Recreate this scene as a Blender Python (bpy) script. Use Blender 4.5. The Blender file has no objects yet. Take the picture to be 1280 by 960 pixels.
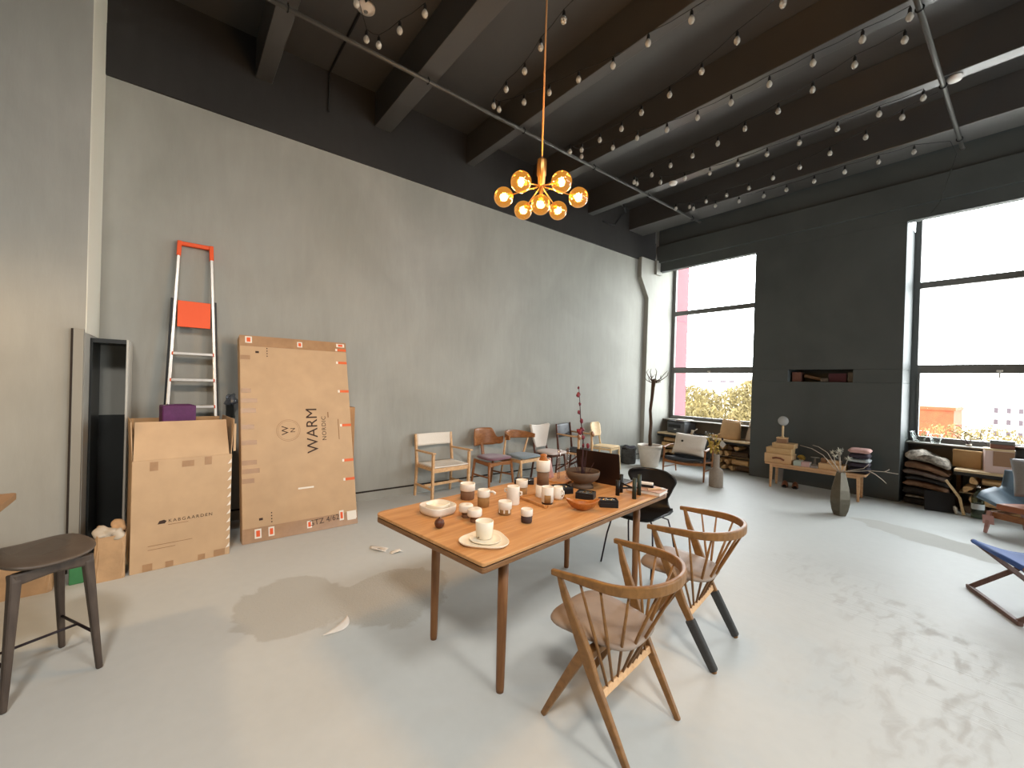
import bpy, bmesh, math, random
from mathutils import Vector, Matrix, Euler
PI = math.pi
scene = bpy.context.scene
COL = scene.collection
V = Vector
def lin(c):
    c /= 255.0
    return c / 12.92 if c <= 0.04045 else ((c + 0.055) / 1.055) ** 2.4
def rgb(h):
    return (lin(int(h[0:2], 16)), lin(int(h[2:4], 16)), lin(int(h[4:6], 16)), 1.0)

# ------------------------------------------------------------------ materials
MAT = {}
def new_mat(name):
    m = bpy.data.materials.new(name); m.use_nodes = True
    nt = m.node_tree; b = nt.nodes['Principled BSDF']
    MAT[name] = m
    return m, nt, b
def plain(name, col, rough=0.6, metal=0.0, spec=0.4, noise=0.0, nscale=20.0, bump=0.0, stretch=(1, 1, 1), sheen=0.0, col2=None):
    m, nt, b = new_mat(name)
    c = rgb(col)
    b.inputs['Base Color'].default_value = c
    b.inputs['Roughness'].default_value = rough
    b.inputs['Metallic'].default_value = metal
    b.inputs['Specular IOR Level'].default_value = spec
    if sheen:
        b.inputs['Sheen Weight'].default_value = sheen
    if noise or bump or col2:
        tc = nt.nodes.new('ShaderNodeTexCoord'); mp = nt.nodes.new('ShaderNodeMapping')
        mp.inputs['Scale'].default_value = stretch
        nz = nt.nodes.new('ShaderNodeTexNoise'); nz.inputs['Scale'].default_value = nscale; nz.inputs['Detail'].default_value = 5
        nt.links.new(tc.outputs['Object'], mp.inputs['Vector']); nt.links.new(mp.outputs['Vector'], nz.inputs['Vector'])
        if noise or col2:
            rp = nt.nodes.new('ShaderNodeValToRGB')
            c2 = rgb(col2) if col2 else tuple(min(1, x * (1 + noise)) for x in c[:3]) + (1,)
            c1 = c if col2 else tuple(x * (1 - noise) for x in c[:3]) + (1,)
            rp.color_ramp.elements[0].position = 0.3; rp.color_ramp.elements[1].position = 0.7
            rp.color_ramp.elements[0].color = c1; rp.color_ramp.elements[1].color = c2
            nt.links.new(nz.outputs['Fac'], rp.inputs['Fac']); nt.links.new(rp.outputs['Color'], b.inputs['Base Color'])
        if bump:
            bp = nt.nodes.new('ShaderNodeBump'); bp.inputs['Strength'].default_value = bump; bp.inputs['Distance'].default_value = 0.01
            nt.links.new(nz.outputs['Fac'], bp.inputs['Height']); nt.links.new(bp.outputs['Normal'], b.inputs['Normal'])
    return m
def wood(name, c1, c2, rough=0.45, scale=6.0, stretch=(1, 12, 12), spec=0.35):
    m, nt, b = new_mat(name)
    tc = nt.nodes.new('ShaderNodeTexCoord'); mp = nt.nodes.new('ShaderNodeMapping'); mp.inputs['Scale'].default_value = stretch
    nz = nt.nodes.new('ShaderNodeTexNoise'); nz.inputs['Scale'].default_value = scale; nz.inputs['Detail'].default_value = 6; nz.inputs['Distortion'].default_value = 0.6
    rp = nt.nodes.new('ShaderNodeValToRGB')
    rp.color_ramp.elements[0].position = 0.32; rp.color_ramp.elements[1].position = 0.68
    rp.color_ramp.elements[0].color = rgb(c1); rp.color_ramp.elements[1].color = rgb(c2)
    nt.links.new(tc.outputs['Object'], mp.inputs['Vector']); nt.links.new(mp.outputs['Vector'], nz.inputs['Vector'])
    nt.links.new(nz.outputs['Fac'], rp.inputs['Fac']); nt.links.new(rp.outputs['Color'], b.inputs['Base Color'])
    b.inputs['Roughness'].default_value = rough; b.inputs['Specular IOR Level'].default_value = spec
    return m
def clear(name, tint, gloss=0.08, rough=0.02):
    m = bpy.data.materials.new(name); m.use_nodes = True; nt = m.node_tree; nt.nodes.clear(); MAT[name] = m
    o = nt.nodes.new('ShaderNodeOutputMaterial'); mx = nt.nodes.new('ShaderNodeMixShader')
    t = nt.nodes.new('ShaderNodeBsdfTransparent'); g = nt.nodes.new('ShaderNodeBsdfGlossy'); lw = nt.nodes.new('ShaderNodeLayerWeight')
    t.inputs['Color'].default_value = tint; g.inputs['Roughness'].default_value = rough; lw.inputs['Blend'].default_value = 0.5
    pw = nt.nodes.new('ShaderNodeMath'); pw.operation = 'POWER'; pw.inputs[1].default_value = 3.5
    ma = nt.nodes.new('ShaderNodeMath'); ma.operation = 'MULTIPLY_ADD'; ma.inputs[1].default_value = 0.75; ma.inputs[2].default_value = gloss * 0.25
    nt.links.new(lw.outputs['Facing'], pw.inputs[0]); nt.links.new(pw.outputs[0], ma.inputs[0]); nt.links.new(ma.outputs[0], mx.inputs['Fac']); nt.links.new(t.outputs[0], mx.inputs[1]); nt.links.new(g.outputs[0], mx.inputs[2])
    nt.links.new(mx.outputs[0], o.inputs['Surface'])
    return m
def glow(name, col, strength):
    m = bpy.data.materials.new(name); m.use_nodes = True; nt = m.node_tree; nt.nodes.clear(); MAT[name] = m
    o = nt.nodes.new('ShaderNodeOutputMaterial'); e = nt.nodes.new('ShaderNodeEmission')
    e.inputs['Color'].default_value = col; e.inputs['Strength'].default_value = strength
    nt.links.new(e.outputs[0], o.inputs['Surface'])
    return m

# big surfaces
def plaster(name, c1, c2, rough=0.75, bump=0.25):
    m, nt, b = new_mat(name)
    tc = nt.nodes.new('ShaderNodeTexCoord')
    n1 = nt.nodes.new('ShaderNodeTexNoise'); n1.inputs['Scale'].default_value = 0.9; n1.inputs['Detail'].default_value = 8; n1.inputs['Distortion'].default_value = 0.8
    n2 = nt.nodes.new('ShaderNodeTexNoise'); n2.inputs['Scale'].default_value = 4; n2.inputs['Detail'].default_value = 8
    mp = nt.nodes.new('ShaderNodeMapping'); mp.inputs['Scale'].default_value = (1, 3.0, 0.7)
    nt.links.new(tc.outputs['Object'], mp.inputs['Vector'])
    nt.links.new(tc.outputs['Object'], n1.inputs['Vector']); nt.links.new(mp.outputs['Vector'], n2.inputs['Vector'])
    ad = nt.nodes.new('ShaderNodeMath'); ad.operation = 'ADD'
    ml = nt.nodes.new('ShaderNodeMath'); ml.operation = 'MULTIPLY'; ml.inputs[1].default_value = 0.35
    nt.links.new(n2.outputs['Fac'], ml.inputs[0]); nt.links.new(n1.outputs['Fac'], ad.inputs[0]); nt.links.new(ml.outputs[0], ad.inputs[1])
    rp = nt.nodes.new('ShaderNodeValToRGB'); rp.color_ramp.elements[0].position = 0.45; rp.color_ramp.elements[1].position = 0.9
    rp.color_ramp.elements[0].color = rgb(c1); rp.color_ramp.elements[1].color = rgb(c2)
    nt.links.new(ad.outputs[0], rp.inputs['Fac']); nt.links.new(rp.outputs['Color'], b.inputs['Base Color'])
    b.inputs['Roughness'].default_value = rough; b.inputs['Specular IOR Level'].default_value = 0.25
    bp = nt.nodes.new('ShaderNodeBump'); bp.inputs['Strength'].default_value = bump; bp.inputs['Distance'].default_value = 0.02
    nt.links.new(n2.outputs['Fac'], bp.inputs['Height']); nt.links.new(bp.outputs['Normal'], b.inputs['Normal'])
    return m
plaster('wall_plaster', '95948c', 'a3a29a', bump=0.14)
plaster('pillar_paint', '4e5251', '585c5a', rough=0.6, bump=0.12)
plaster('ceiling_paint', '413f3d', '4a4846', rough=0.35, bump=0.03)
plaster('band_paint', '2e2c2a', '363432', rough=0.6, bump=0.03)
MAT['ceiling_paint'].node_tree.nodes['Principled BSDF'].inputs['Specular IOR Level'].default_value = 0.8
plaster('back_wall_paint', '807e7a', '8c8a85')

def floor_mat():
    m, nt, b = new_mat('floor_paint')
    N = nt.nodes.new; L = nt.links.new
    tc = N('ShaderNodeTexCoord')
    def math_(op, a, bb=None, clamp=False):
        n = N('ShaderNodeMath'); n.operation = op; n.use_clamp = clamp
        for i, x in enumerate((a, bb)):
            if x is None: continue
            if hasattr(x, 'links'): L(x, n.inputs[i])
            else: n.inputs[i].default_value = x
        return n.outputs[0]
    def noise(scale, detail=6, dist=0.0, stretch=None, rot=0.0):
        n = N('ShaderNodeTexNoise'); n.inputs['Scale'].default_value = scale; n.inputs['Detail'].default_value = detail; n.inputs['Distortion'].default_value = dist
        if stretch:
            mp = N('ShaderNodeMapping'); mp.inputs['Scale'].default_value = stretch; mp.inputs['Rotation'].default_value = (0, 0, rot)
            L(tc.outputs['Object'], mp.inputs['Vector']); L(mp.outputs['Vector'], n.inputs['Vector'])
        else:
            L(tc.outputs['Object'], n.inputs['Vector'])
        return n.outputs['Fac']
    sep = N('ShaderNodeSeparateXYZ'); L(tc.outputs['Object'], sep.inputs[0])
    wob = noise(3.2, 7, 0.6)
    def ellipse(cx, cy, rx, ry, ang, sharp, amp=0.9):
        c, s = math.cos(ang), math.sin(ang)
        dx = math_('SUBTRACT', sep.outputs['X'], cx); dy = math_('SUBTRACT', sep.outputs['Y'], cy)
        u = math_('ADD', math_('MULTIPLY', dx, c / rx), math_('MULTIPLY', dy, s / rx))
        v = math_('ADD', math_('MULTIPLY', dx, -s / ry), math_('MULTIPLY', dy, c / ry))
        d = math_('SQRT', math_('ADD', math_('MULTIPLY', u, u), math_('MULTIPLY', v, v)))
        d = math_('ADD', d, math_('MULTIPLY', math_('SUBTRACT', wob, 0.5), amp))
        return math_('MULTIPLY', math_('SUBTRACT', 1.0, d), sharp, True)
    patch = math_('MAXIMUM', ellipse(-3.17, 0.70, 0.42, 0.40, 0.5, 14), ellipse(-2.92, 1.30, 0.40, 0.44, 0.4, 14))
    patch = math_('MAXIMUM', patch, math_('MULTIPLY', ellipse(-0.72, 6.45, 0.72, 0.27, -0.35, 14), 0.8))
    scuff_n = noise(13, 12, 0.8, (1, 0.4, 1), 0.6)
    scuff_a = math_('MAXIMUM', ellipse(-0.25, 2.95, 0.75, 0.85, 0.3, 1.8, 1.2), ellipse(-0.55, 3.9, 1.3, 0.42, -0.7, 2.0, 1.2))
    scuff = math_('MULTIPLY', math_('MULTIPLY', math_('SUBTRACT', scuff_n, 0.5), 6.0, True), scuff_a)
    line_n = noise(5, 8, 0.2, (0.35, 9, 1), 0.75)
    streak = math_('MULTIPLY', math_('MULTIPLY', math_('SUBTRACT', line_n, 0.55), 5.0, True), math_('MULTIPLY', ellipse(-0.9, 4.0, 1.7, 0.9, -0.75, 1.6, 1.0), 0.8))
    big = noise(0.5, 5, 0.5)
    fine = noise(14, 8)
    rp = N('ShaderNodeValToRGB'); rp.color_ramp.elements[0].position = 0.3; rp.color_ramp.elements[1].position = 0.7
    rp.color_ramp.elements[0].color = rgb('b7bab7'); rp.color_ramp.elements[1].color = rgb('c3c6c3')
    L(math_('ADD', math_('MULTIPLY', big, 0.75), math_('MULTIPLY', fine, 0.25)), rp.inputs['Fac'])
    def mix(fac, a, col):
        x = N('ShaderNodeMix'); x.data_type = 'RGBA'; L(fac, x.inputs['Factor']); L(a, x.inputs['A']); x.inputs['B'].default_value = rgb(col)
        return x.outputs['Result']
    c = mix(math_('MULTIPLY', patch, 0.85), rp.outputs['Color'], 'b0afa8')
    c = mix(math_('MULTIPLY', scuff, 0.3), c, 'a29e9b')
    c = mix(math_('MULTIPLY', streak, 0.3), c, 'a3a29f')
    L(c, b.inputs['Base Color'])
    L(math_('ADD', 0.55, math_('MULTIPLY', math_('MAXIMUM', patch, scuff), 0.3)), b.inputs['Roughness'])
    b.inputs['Specular IOR Level'].default_value = 0.25
    # trowel swirls inside the bare patch
    tw = noise(16, 4, 4.0)
    bp = N('ShaderNodeBump'); bp.inputs['Strength'].default_value = 0.4; bp.inputs['Distance'].default_value = 0.008
    h = math_('ADD', math_('MULTIPLY', math_('MULTIPLY', tw, patch), 0.9), math_('MULTIPLY', fine, 0.25))
    h = math_('ADD', h, math_('MULTIPLY', streak, 0.6))
    L(h, bp.inputs['Height']); L(bp.outputs['Normal'], b.inputs['Normal'])
floor_mat()

wood('table_oak', 'b07c4a', 'cb9a66', 0.45, 3.0, (9, 0.8, 9), 0.3)
wood('table_edge', '6e4a2c', '86603c', 0.45, 4, (3, 3, 30))
wood('leg_oak', '704828', '845a34', 0.5, 5, (10, 10, 1))
wood('chair_oak', '76522b', '8c6336', 0.42, 7, (4, 4, 4))
wood('light_oak', 'bf9468', 'd2aa7e', 0.5, 7, (4, 4, 4))
wood('teak', '80502c', '9b663a', 0.4, 7, (3, 3, 9))
wood('birch', 'd8b98c', 'e4caa0', 0.5, 6, (3, 3, 9))
wood('dark_stool_wood', '3d322a', '4d4137', 0.5, 8, (5, 5, 1))
wood('walnut', '4b2a1a', '60382a', 0.4, 9, (3, 3, 3))
wood('bird_wood', '94541f', 'b06c34', 0.35, 12, (4, 1, 4))
wood('bench_wood', 'c0946a', 'cda57c', 0.55, 6, (1, 9, 9))
wood('sill_wood', 'bfa680', 'd2ba94', 0.6, 5, (1, 9, 9))
wood('log_wood', 'b8925f', 'd8b384', 0.8, 12, (1, 5, 5))
wood('log_bark', '4a3828', '6a5440', 0.9, 14, (3, 8, 8))
wood('tray_wood', 'a8743f', 'bd8a55', 0.4, 4, (7, 1, 7))
wood('pink_leg_wood', 'a07870', 'b38a80', 0.5, 6, (5, 5, 1))
wood('folding_stool_wood', '5c463e', '75594e', 0.5, 6, (4, 4, 1))
plain('cardboard', 'bd9e7b', 0.8, noise=0.06, nscale=6, bump=0.05)
plain('cardboard_inner', 'b08c64', 0.85, noise=0.08, nscale=5)
plain('cardboard_worn', 'a67c52', 0.7, noise=0.12, nscale=9)
plain('brown_tape', 'a17d5a', 0.3, noise=0.1, nscale=14, spec=0.5)
plain('orange_tape', 'd8602c', 0.5)
plain('white_label', 'e4dccf', 0.6)
plain('orange_label', 'e05a22', 0.55)
plain('carton_ink', '3c2a20', 0.8)
plain('faint_ink', '8a6644', 0.8)
plain('kraft_paper', 'b3906a', 0.8, noise=0.15, nscale=9, bump=0.5)
plain('crumpled_paper', 'b8ab98', 0.8, noise=0.12, nscale=9, bump=0.4)
plain('green_paper', '3a7a4a', 0.6, noise=0.1)
plain('aluminium', 'c9c4bd', 0.35, metal=0.7, noise=0.05)
plain('black_metal', '1a1918', 0.45)
plain('ladder_orange', 'e8551c', 0.5)
plain('purple_card', '53204f', 0.6, noise=0.12, nscale=18, bump=0.3)
plain('charcoal_board', '2b2d2c', 0.35, noise=0.1, nscale=4)
plain('lit_cabinet_side', 'c4c0b4', 0.6)
plain('lit_edge_tone', 'dcdacb', 0.7)
plain('near_wall_trim', '8f8c82', 0.7)
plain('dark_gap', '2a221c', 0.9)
plain('cream_weave', 'dcd2c4', 0.8, noise=0.04, nscale=90, bump=0.3, stretch=(1, 1, 8))
plain('plum_fabric', '6e4550', 0.85, noise=0.08, nscale=60, sheen=0.3)
plain('slate_fabric', '6f7a7e', 0.85, noise=0.06, nscale=60, sheen=0.2)
plain('cream_fabric', 'cfc5ba', 0.85, noise=0.04, nscale=60, sheen=0.2)
plain('pale_pink_fabric', 'cdbfb8', 0.85, noise=0.04, nscale=60)
plain('black_leather', '1d1c1c', 0.4, noise=0.1, nscale=30, bump=0.1)
plain('taupe_leather', '8d7c6d', 0.55, noise=0.07, nscale=14, bump=0.08)
plain('stool_leather', '51453a', 0.42, noise=0.08, nscale=20, bump=0.08)
plain('grey_felt', '3f3f3e', 0.95, noise=0.1, nscale=60)
plain('shell_black', '171515', 0.42)
plain('dark_steel', '2a2024', 0.4, metal=0.5)
plain('stoneware', 'dcd3c4', 0.5, noise=0.03, nscale=40)
plain('stoneware_cream', 'e3d8c2', 0.35, noise=0.03, nscale=30)
plain('raw_clay_brown', '6b4a30', 0.75, noise=0.08, nscale=40)
plain('raw_clay_ochre', '8d6638', 0.75, noise=0.08, nscale=40)
plain('raw_clay_dark', '3a241a', 0.7, noise=0.08, nscale=40)
plain('coffee_inside', 'b99a72', 0.4)
plain('bowl_clay', '5a4838', 0.7, noise=0.1, nscale=30, bump=0.05)
plain('bowl_inside', '3a2219', 0.6)
plain('black_box', '141212', 0.5)
plain('black_velvet', '0d0b0b', 0.95, sheen=0.2)
plain('gold', 'd8b070', 0.25, metal=1.0)
plain('silver', 'd0ccc6', 0.25, metal=1.0)
plain('laptop_shell', '2c1d18', 0.35, metal=0.4)
plain('laptop_screen', '0b0908', 0.15)
plain('iron_black', '161514', 0.5, metal=0.3)
plain('iron_green', '2c342b', 0.5, metal=0.3)
plain('book_cover', 'b9937c', 0.6)
plain('paper', 'd8d2c8', 0.8)
plain('branch_dark', '3b2224', 0.8)
plain('quince_red', '6d1f2c', 0.6, noise=0.2, nscale=30)
plain('blush_glass', 'b98f88', 0.3)
plain('pot_glaze', 'd9d1c6', 0.6, noise=0.05, nscale=12)
plain('soil', '4a3223', 0.95, noise=0.3, nscale=30)
plain('bark', '4f3b2c', 0.9, noise=0.25, nscale=25, bump=0.6, stretch=(1, 1, 0.3))
plain('basket_grey', '4a4a49', 0.8, noise=0.3, nscale=18)
plain('lounge_leather', '2b2c2e', 0.45, noise=0.06, nscale=20)
plain('cushion_cream', 'd9d1c6', 0.9, noise=0.04, nscale=60, bump=0.1)
plain('cushion_grey', '93908f', 0.9, noise=0.05, nscale=60, bump=0.1)
plain('button_black', '151414', 0.5)
plain('printer_grey', '55575a', 0.5)
plain('printer_dark', '161617', 0.4)
plain('vase_taupe', '8b7f72', 0.75, noise=0.08, nscale=30)
plain('vase_bronze', '605a4c', 0.4, metal=0.35, noise=0.12, nscale=20)
plain('dry_leaf', 'a88c3c', 0.8, noise=0.25, nscale=14)
plain('dry_flower', 'b9b4a4', 0.9, noise=0.2, nscale=40)
plain('pale_twig', 'b5aa9b', 0.8)
plain('tag_white', 'd5d0ca', 0.7)
plain('tag_pink', 'b88f8b', 0.6)
plain('pale_box_wood', 'cba67a', 0.6, noise=0.06, nscale=8)
plain('kraft_box', 'c4a274', 0.75, noise=0.06, nscale=8)
plain('leather_strap', '6e3a24', 0.5)
plain('book_pale_green', 'a8b3a8', 0.6)
plain('book_pink', 'c4a19c', 0.6)
plain('book_grey', '8f857e', 0.6)
plain('shoe_leather', '6a4028', 0.5)
plain('shoe_sole', '1d1714', 0.8)
plain('textile_pink', 'c39a92', 0.9, noise=0.07, nscale=40, bump=0.2)
plain('textile_plum', '38303a', 0.9, noise=0.1, nscale=40, bump=0.2)
plain('textile_grey', '9da3a3', 0.9, noise=0.07, nscale=40, bump=0.2)
plain('textile_dark', '26222a', 0.9, noise=0.1, nscale=40, bump=0.2)
plain('hide_fleece', '8e867a', 0.95, noise=0.6, nscale=22, bump=0.8)
plain('hide_taupe', '6f6158', 0.95, noise=0.25, nscale=14, bump=0.5)
plain('hide_brown', '7d5f48', 0.95, noise=0.25, nscale=14, bump=0.5)
plain('hide_charcoal', '2d2a29', 0.95, noise=0.25, nscale=14, bump=0.4)
plain('blue_shell', '586b78', 0.45)
plain('blue_canvas', '35538f', 0.75, noise=0.1, nscale=10, stretch=(1, 12, 1))
plain('seat_tan', '9c5c3a', 0.55)
plain('green_bottle', '5f6a55', 0.2)
plain('bottle_label', 'b9c0c0', 0.6)
plain('pink_carton', 'c4aca4', 0.7)
plain('brown_carton', '8f6d52', 0.7)
plain('speaker_black', '2a2d2c', 0.4)
plain('copper_box', '7d5448', 0.6)
plain('frame_grey', '737371', 0.5)
plain('spandrel_grey', '827e76', 0.7)
plain('handle_white', 'd8d4cc', 0.4)
plain('pipe_grey', '55534f', 0.45, metal=0.4)
plain('wire_black', '0f0f0f', 0.6)
plain('socket_black', '101010', 0.5)
plain('white_plastic', 'e6e0da', 0.5)
plain('brass', 'a97f4a', 0.3, metal=0.9)
plain('cord_gold', 'a87848', 0.6)
plain('facade_pink', '6f2f36', 0.7)
plain('facade_joint', '5b3340', 0.8)
plain('facade_brick', '7a3418', 0.9, noise=0.2, nscale=2)
plain('facade_white', 'b8b4ae', 0.9)
plain('pane_dark', '3a3034', 0.3)
plain('trunk_grey', '4a4030', 0.9)
plain('spring_leaf', '5e512c', 0.9, noise=0.35, nscale=0.8)
plain('ground_out', 'd6d3cc', 0.95)
plain('niche_dark', '0e0c0c', 0.9)
plain('niche_stuff', '6a5f52', 0.7, noise=0.2)
plain('niche_wood', '7a5f45', 0.7, noise=0.1)
plain('shade_black', '191817', 0.5)
plain('counter_wood', '8a6a4a', 0.5, noise=0.08)
clear('pane_glass', (0.96, 0.97, 0.97, 1), 0.06)
plain('bulb_glass', 'd6d2c8', 0.12, spec=0.6)
MAT['bulb_glass'].node_tree.nodes['Principled BSDF'].inputs['Alpha'].default_value = 0.5
clear('amber_glass', (1.0, 0.80, 0.42, 1), 0.18)
def amber():
    nt = MAT['amber_glass'].node_tree; o = [n for n in nt.nodes if n.type == 'OUTPUT_MATERIAL'][0]
    mx = o.inputs['Surface'].links[0].from_node
    ad = nt.nodes.new('ShaderNodeAddShader'); e = nt.nodes.new('ShaderNodeEmission')
    e.inputs['Color'].default_value = (1.0, 0.42, 0.06, 1); e.inputs['Strength'].default_value = 0.28
    nt.links.new(mx.outputs[0], ad.inputs[0]); nt.links.new(e.outputs[0], ad.inputs[1]); nt.links.new(ad.outputs[0], o.inputs['Surface'])
amber()
clear('tube_glass', (0.97, 0.94, 0.93, 1), 0.22)
clear('bowl_glass', (0.95, 0.97, 0.96, 1), 0.22)
clear('bottle_glass', (0.62, 0.68, 0.58, 1), 0.25)
clear('film_plastic', (0.7, 0.74, 0.82, 1), 0.45, 0.15)
plain('lamp_glass', 'c4c6c4', 0.15, spec=0.6)
MAT['lamp_glass'].node_tree.nodes['Principled BSDF'].inputs['Alpha'].default_value = 0.6
glow('filament', (1.0, 0.62, 0.22, 1), 45)
glow('pendant_bulb', (1.0, 0.68, 0.36, 1), 12)

# ------------------------------------------------------------------ mesh builder
class MB:
    def __init__(s):
        s.bm = bmesh.new()
    def _faces(s, fs, smooth):
        for f in fs: f.smooth = smooth
    def box(s, c, size, rz=0.0, M=None):
        x, y, z = (d / 2 for d in size)
        R = M if M is not None else Matrix.Rotation(rz, 3, 'Z')
        vs = [s.bm.verts.new(V(c) + R @ V((sx * x, sy * y, sz * z))) for sz in (-1, 1) for sy in (-1, 1) for sx in (-1, 1)]
        for q in ((0, 2, 3, 1), (4, 5, 7, 6), (0, 1, 5, 4), (2, 6, 7, 3), (0, 4, 6, 2), (1, 3, 7, 5)):
            s.bm.faces.new([vs[i] for i in q])
        return s
    def span(s, a, b):
        return s.box([(a[i] + b[i]) / 2 for i in range(3)], [abs(b[i] - a[i]) for i in range(3)])
    def rings(s, rings, caps=True, closed=False, smooth=True):
        R = [[s.bm.verts.new(p) for p in r] for r in rings]
        n = len(R[0]); fs = []
        m = len(R)
        for i in range(m if closed else m - 1):
            a, b = R[i], R[(i + 1) % m]
            for j in range(n):
                k = (j + 1) % n
                fs.append(s.bm.faces.new((a[j], a[k], b[k], b[j])))
        s._faces(fs, smooth)
        if caps and not closed:
            try: s.bm.faces.new(R[0][::-1]); s.bm.faces.new(R[-1])
            except ValueError: pass
        return s
    def tube(s, pts, r, n=8, closed=False, caps=True, smooth=True, up=None, flat=None):
        """round (or elliptical: flat=(a,b) factors) bar along pts; r scalar or list"""
        P = [V(p) for p in pts]; m = len(P)
        rs = r if isinstance(r, (list, tuple)) else [r] * m
        out = []; ref = V(up) if up else None; prev = None
        for i in range(m):
            if closed: t = P[(i + 1) % m] - P[i - 1]
            else: t = P[min(i + 1, m - 1)] - P[max(i - 1, 0)]
            t.normalize()
            if ref is not None: u = ref - t * ref.dot(t)
            elif prev is None:
                q = V((0, 0, 1)) if abs(t.z) < 0.9 else V((1, 0, 0)); u = q - t * q.dot(t)
            else: u = prev - t * prev.dot(t)
            u.normalize(); prev = u; w = t.cross(u)
            fa, fb = flat[i] if isinstance(flat, list) else (flat or (1, 1))
            out.append([P[i] + u * (rs[i] * fa * math.cos(2 * PI * j / n)) + w * (rs[i] * fb * math.sin(2 * PI * j / n)) for j in range(n)])
        return s.rings(out, caps, closed, smooth)
    def strip(s, pts, w, h, up=(0, 0, 1), closed=False, smooth=False):
        """rectangular bar along pts; w across, h along up; scalars or lists"""
        P = [V(p) for p in pts]; m = len(P); out = []
        ws = w if isinstance(w, (list, tuple)) else [w] * m
        hs = h if isinstance(h, (list, tuple)) else [h] * m
        for i in range(m):
            if closed: t = P[(i + 1) % m] - P[i - 1]
            else: t = P[min(i + 1, m - 1)] - P[max(i - 1, 0)]
            t.normalize(); u = V(up); u = u - t * u.dot(t)
            if u.length < 1e-4: u = V((1, 0, 0)) - t * t.x
            u.normalize(); q = t.cross(u)
            a, b = q * ws[i] / 2, u * hs[i] / 2
            out.append([P[i] - a - b, P[i] + a - b, P[i] + a + b, P[i] - a + b])
        return s.rings(out, True, closed, smooth)
    def lathe(s, prof, n=28, c=(0, 0, 0), sx=1, sy=1, caps=True, M=None, smooth=True):
        out = []
        for r, z in prof:
            r = max(r, 1e-4)
            ring = [V((r * sx * math.cos(2 * PI * j / n), r * sy * math.sin(2 * PI * j / n), z)) for j in range(n)]
            out.append([(M @ p if M is not None else p) + V(c) for p in ring])
        return s.rings(out, caps, False, smooth)
    def prism(s, poly, z0, z1, M=None, smooth=False, c=(0, 0, 0)):
        f = (lambda p: (M @ V(p)) + V(c)) if M is not None else (lambda p: V(p) + V(c))
        a = [s.bm.verts.new(f((x, y, z0))) for x, y in poly]; b = [s.bm.verts.new(f((x, y, z1))) for x, y in poly]
        n = len(poly); fs = []
        for i in range(n):
            k = (i + 1) % n; fs.append(s.bm.faces.new((a[i], a[k], b[k], b[i])))
        s._faces(fs, smooth)
        s.bm.faces.new(a[::-1]); s.bm.faces.new(b)
        return s
    def sheet(s, fn, nu, nv, th=0.0, smooth=True):
        """grid surface fn(u,v)->point, with thickness th along its normals"""
        P = [[V(fn(i / nu, j / nv)) for j in range(nv + 1)] for i in range(nu + 1)]
        def nrm(i, j):
            a = P[min(i + 1, nu)][j] - P[max(i - 1, 0)][j]; b = P[i][min(j + 1, nv)] - P[i][max(j - 1, 0)]
            n = a.cross(b); return n.normalized() if n.length > 1e-9 else V((0, 0, 1))
        A = [[s.bm.verts.new(P[i][j] + nrm(i, j) * th / 2) for j in range(nv + 1)] for i in range(nu + 1)]
        B = [[s.bm.verts.new(P[i][j] - nrm(i, j) * th / 2) for j in range(nv + 1)] for i in range(nu + 1)]
        fs = []
        for i in range(nu):
            for j in range(nv):
                fs.append(s.bm.faces.new((A[i][j], A[i + 1][j], A[i + 1][j + 1], A[i][j + 1])))
                fs.append(s.bm.faces.new((B[i][j], B[i][j + 1], B[i + 1][j + 1], B[i + 1][j])))
        s._faces(fs, smooth)
        for i in range(nu):
            s.bm.faces.new((A[i][0], B[i][0], B[i + 1][0], A[i + 1][0])); s.bm.faces.new((A[i][nv], A[i + 1][nv], B[i + 1][nv], B[i][nv]))
        for j in range(nv):
            s.bm.faces.new((A[0][j], A[0][j + 1], B[0][j + 1], B[0][j])); s.bm.faces.new((A[nu][j], B[nu][j], B[nu][j + 1], A[nu][j + 1]))
        return s
    def blob(s, c, r, seed=0, amp=0.15, sub=3, M=None, freq=3.0):
        rnd = random.Random(seed)
        ph = [(rnd.uniform(-1, 1), rnd.uniform(-1, 1), rnd.uniform(-1, 1), rnd.uniform(0, 6)) for _ in range(6)]
        g = bmesh.ops.create_icosphere(s.bm, subdivisions=sub, radius=1.0)
        for v in g['verts']:
            p = v.co.copy()
            k = 1 + amp * sum(math.sin(freq * (a * p.x + b * p.y + d * p.z) + e) for a, b, d, e in ph) / 2.2
            q = V((p.x * r[0] * k, p.y * r[1] * k, p.z * r[2] * k))
            v.co = (M @ q if M is not None else q) + V(c)
            for f in v.link_faces: f.smooth = True
        return s
    def build(s, name, mat, parent=None, bevel=0.0, seg=2, sub=0, loc=None):
        bmesh.ops.recalc_face_normals(s.bm, faces=s.bm.faces[:])
        me = bpy.data.meshes.new(name); s.bm.to_mesh(me); s.bm.free()
        me.materials.append(MAT[mat])
        o = bpy.data.objects.new(name, me); COL.objects.link(o)
        if parent is not None: o.parent = parent
        if loc is not None: o.location = loc
        if bevel:
            b = o.modifiers.new('bevel', 'BEVEL'); b.width = bevel; b.segments = seg; b.limit_method = 'ANGLE'; b.angle_limit = math.radians(35)
        if sub:
            q = o.modifiers.new('sub', 'SUBSURF'); q.levels = sub; q.render_levels = sub
        return o
def tag(o, label=None, cat=None, group=None, kind=None):
    if label: o['label'] = label
    if cat: o['category'] = cat
    if group: o['group'] = group
    if kind: o['kind'] = kind
    return o
def thing(name, label, cat, loc=(0, 0, 0), rz=0.0, group=None):
    o = bpy.data.objects.new(name, None); COL.objects.link(o)
    o.empty_display_size = 0.1; o.location = loc; o.rotation_euler = (0, 0, rz)
    return tag(o, label, cat, group)
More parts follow.
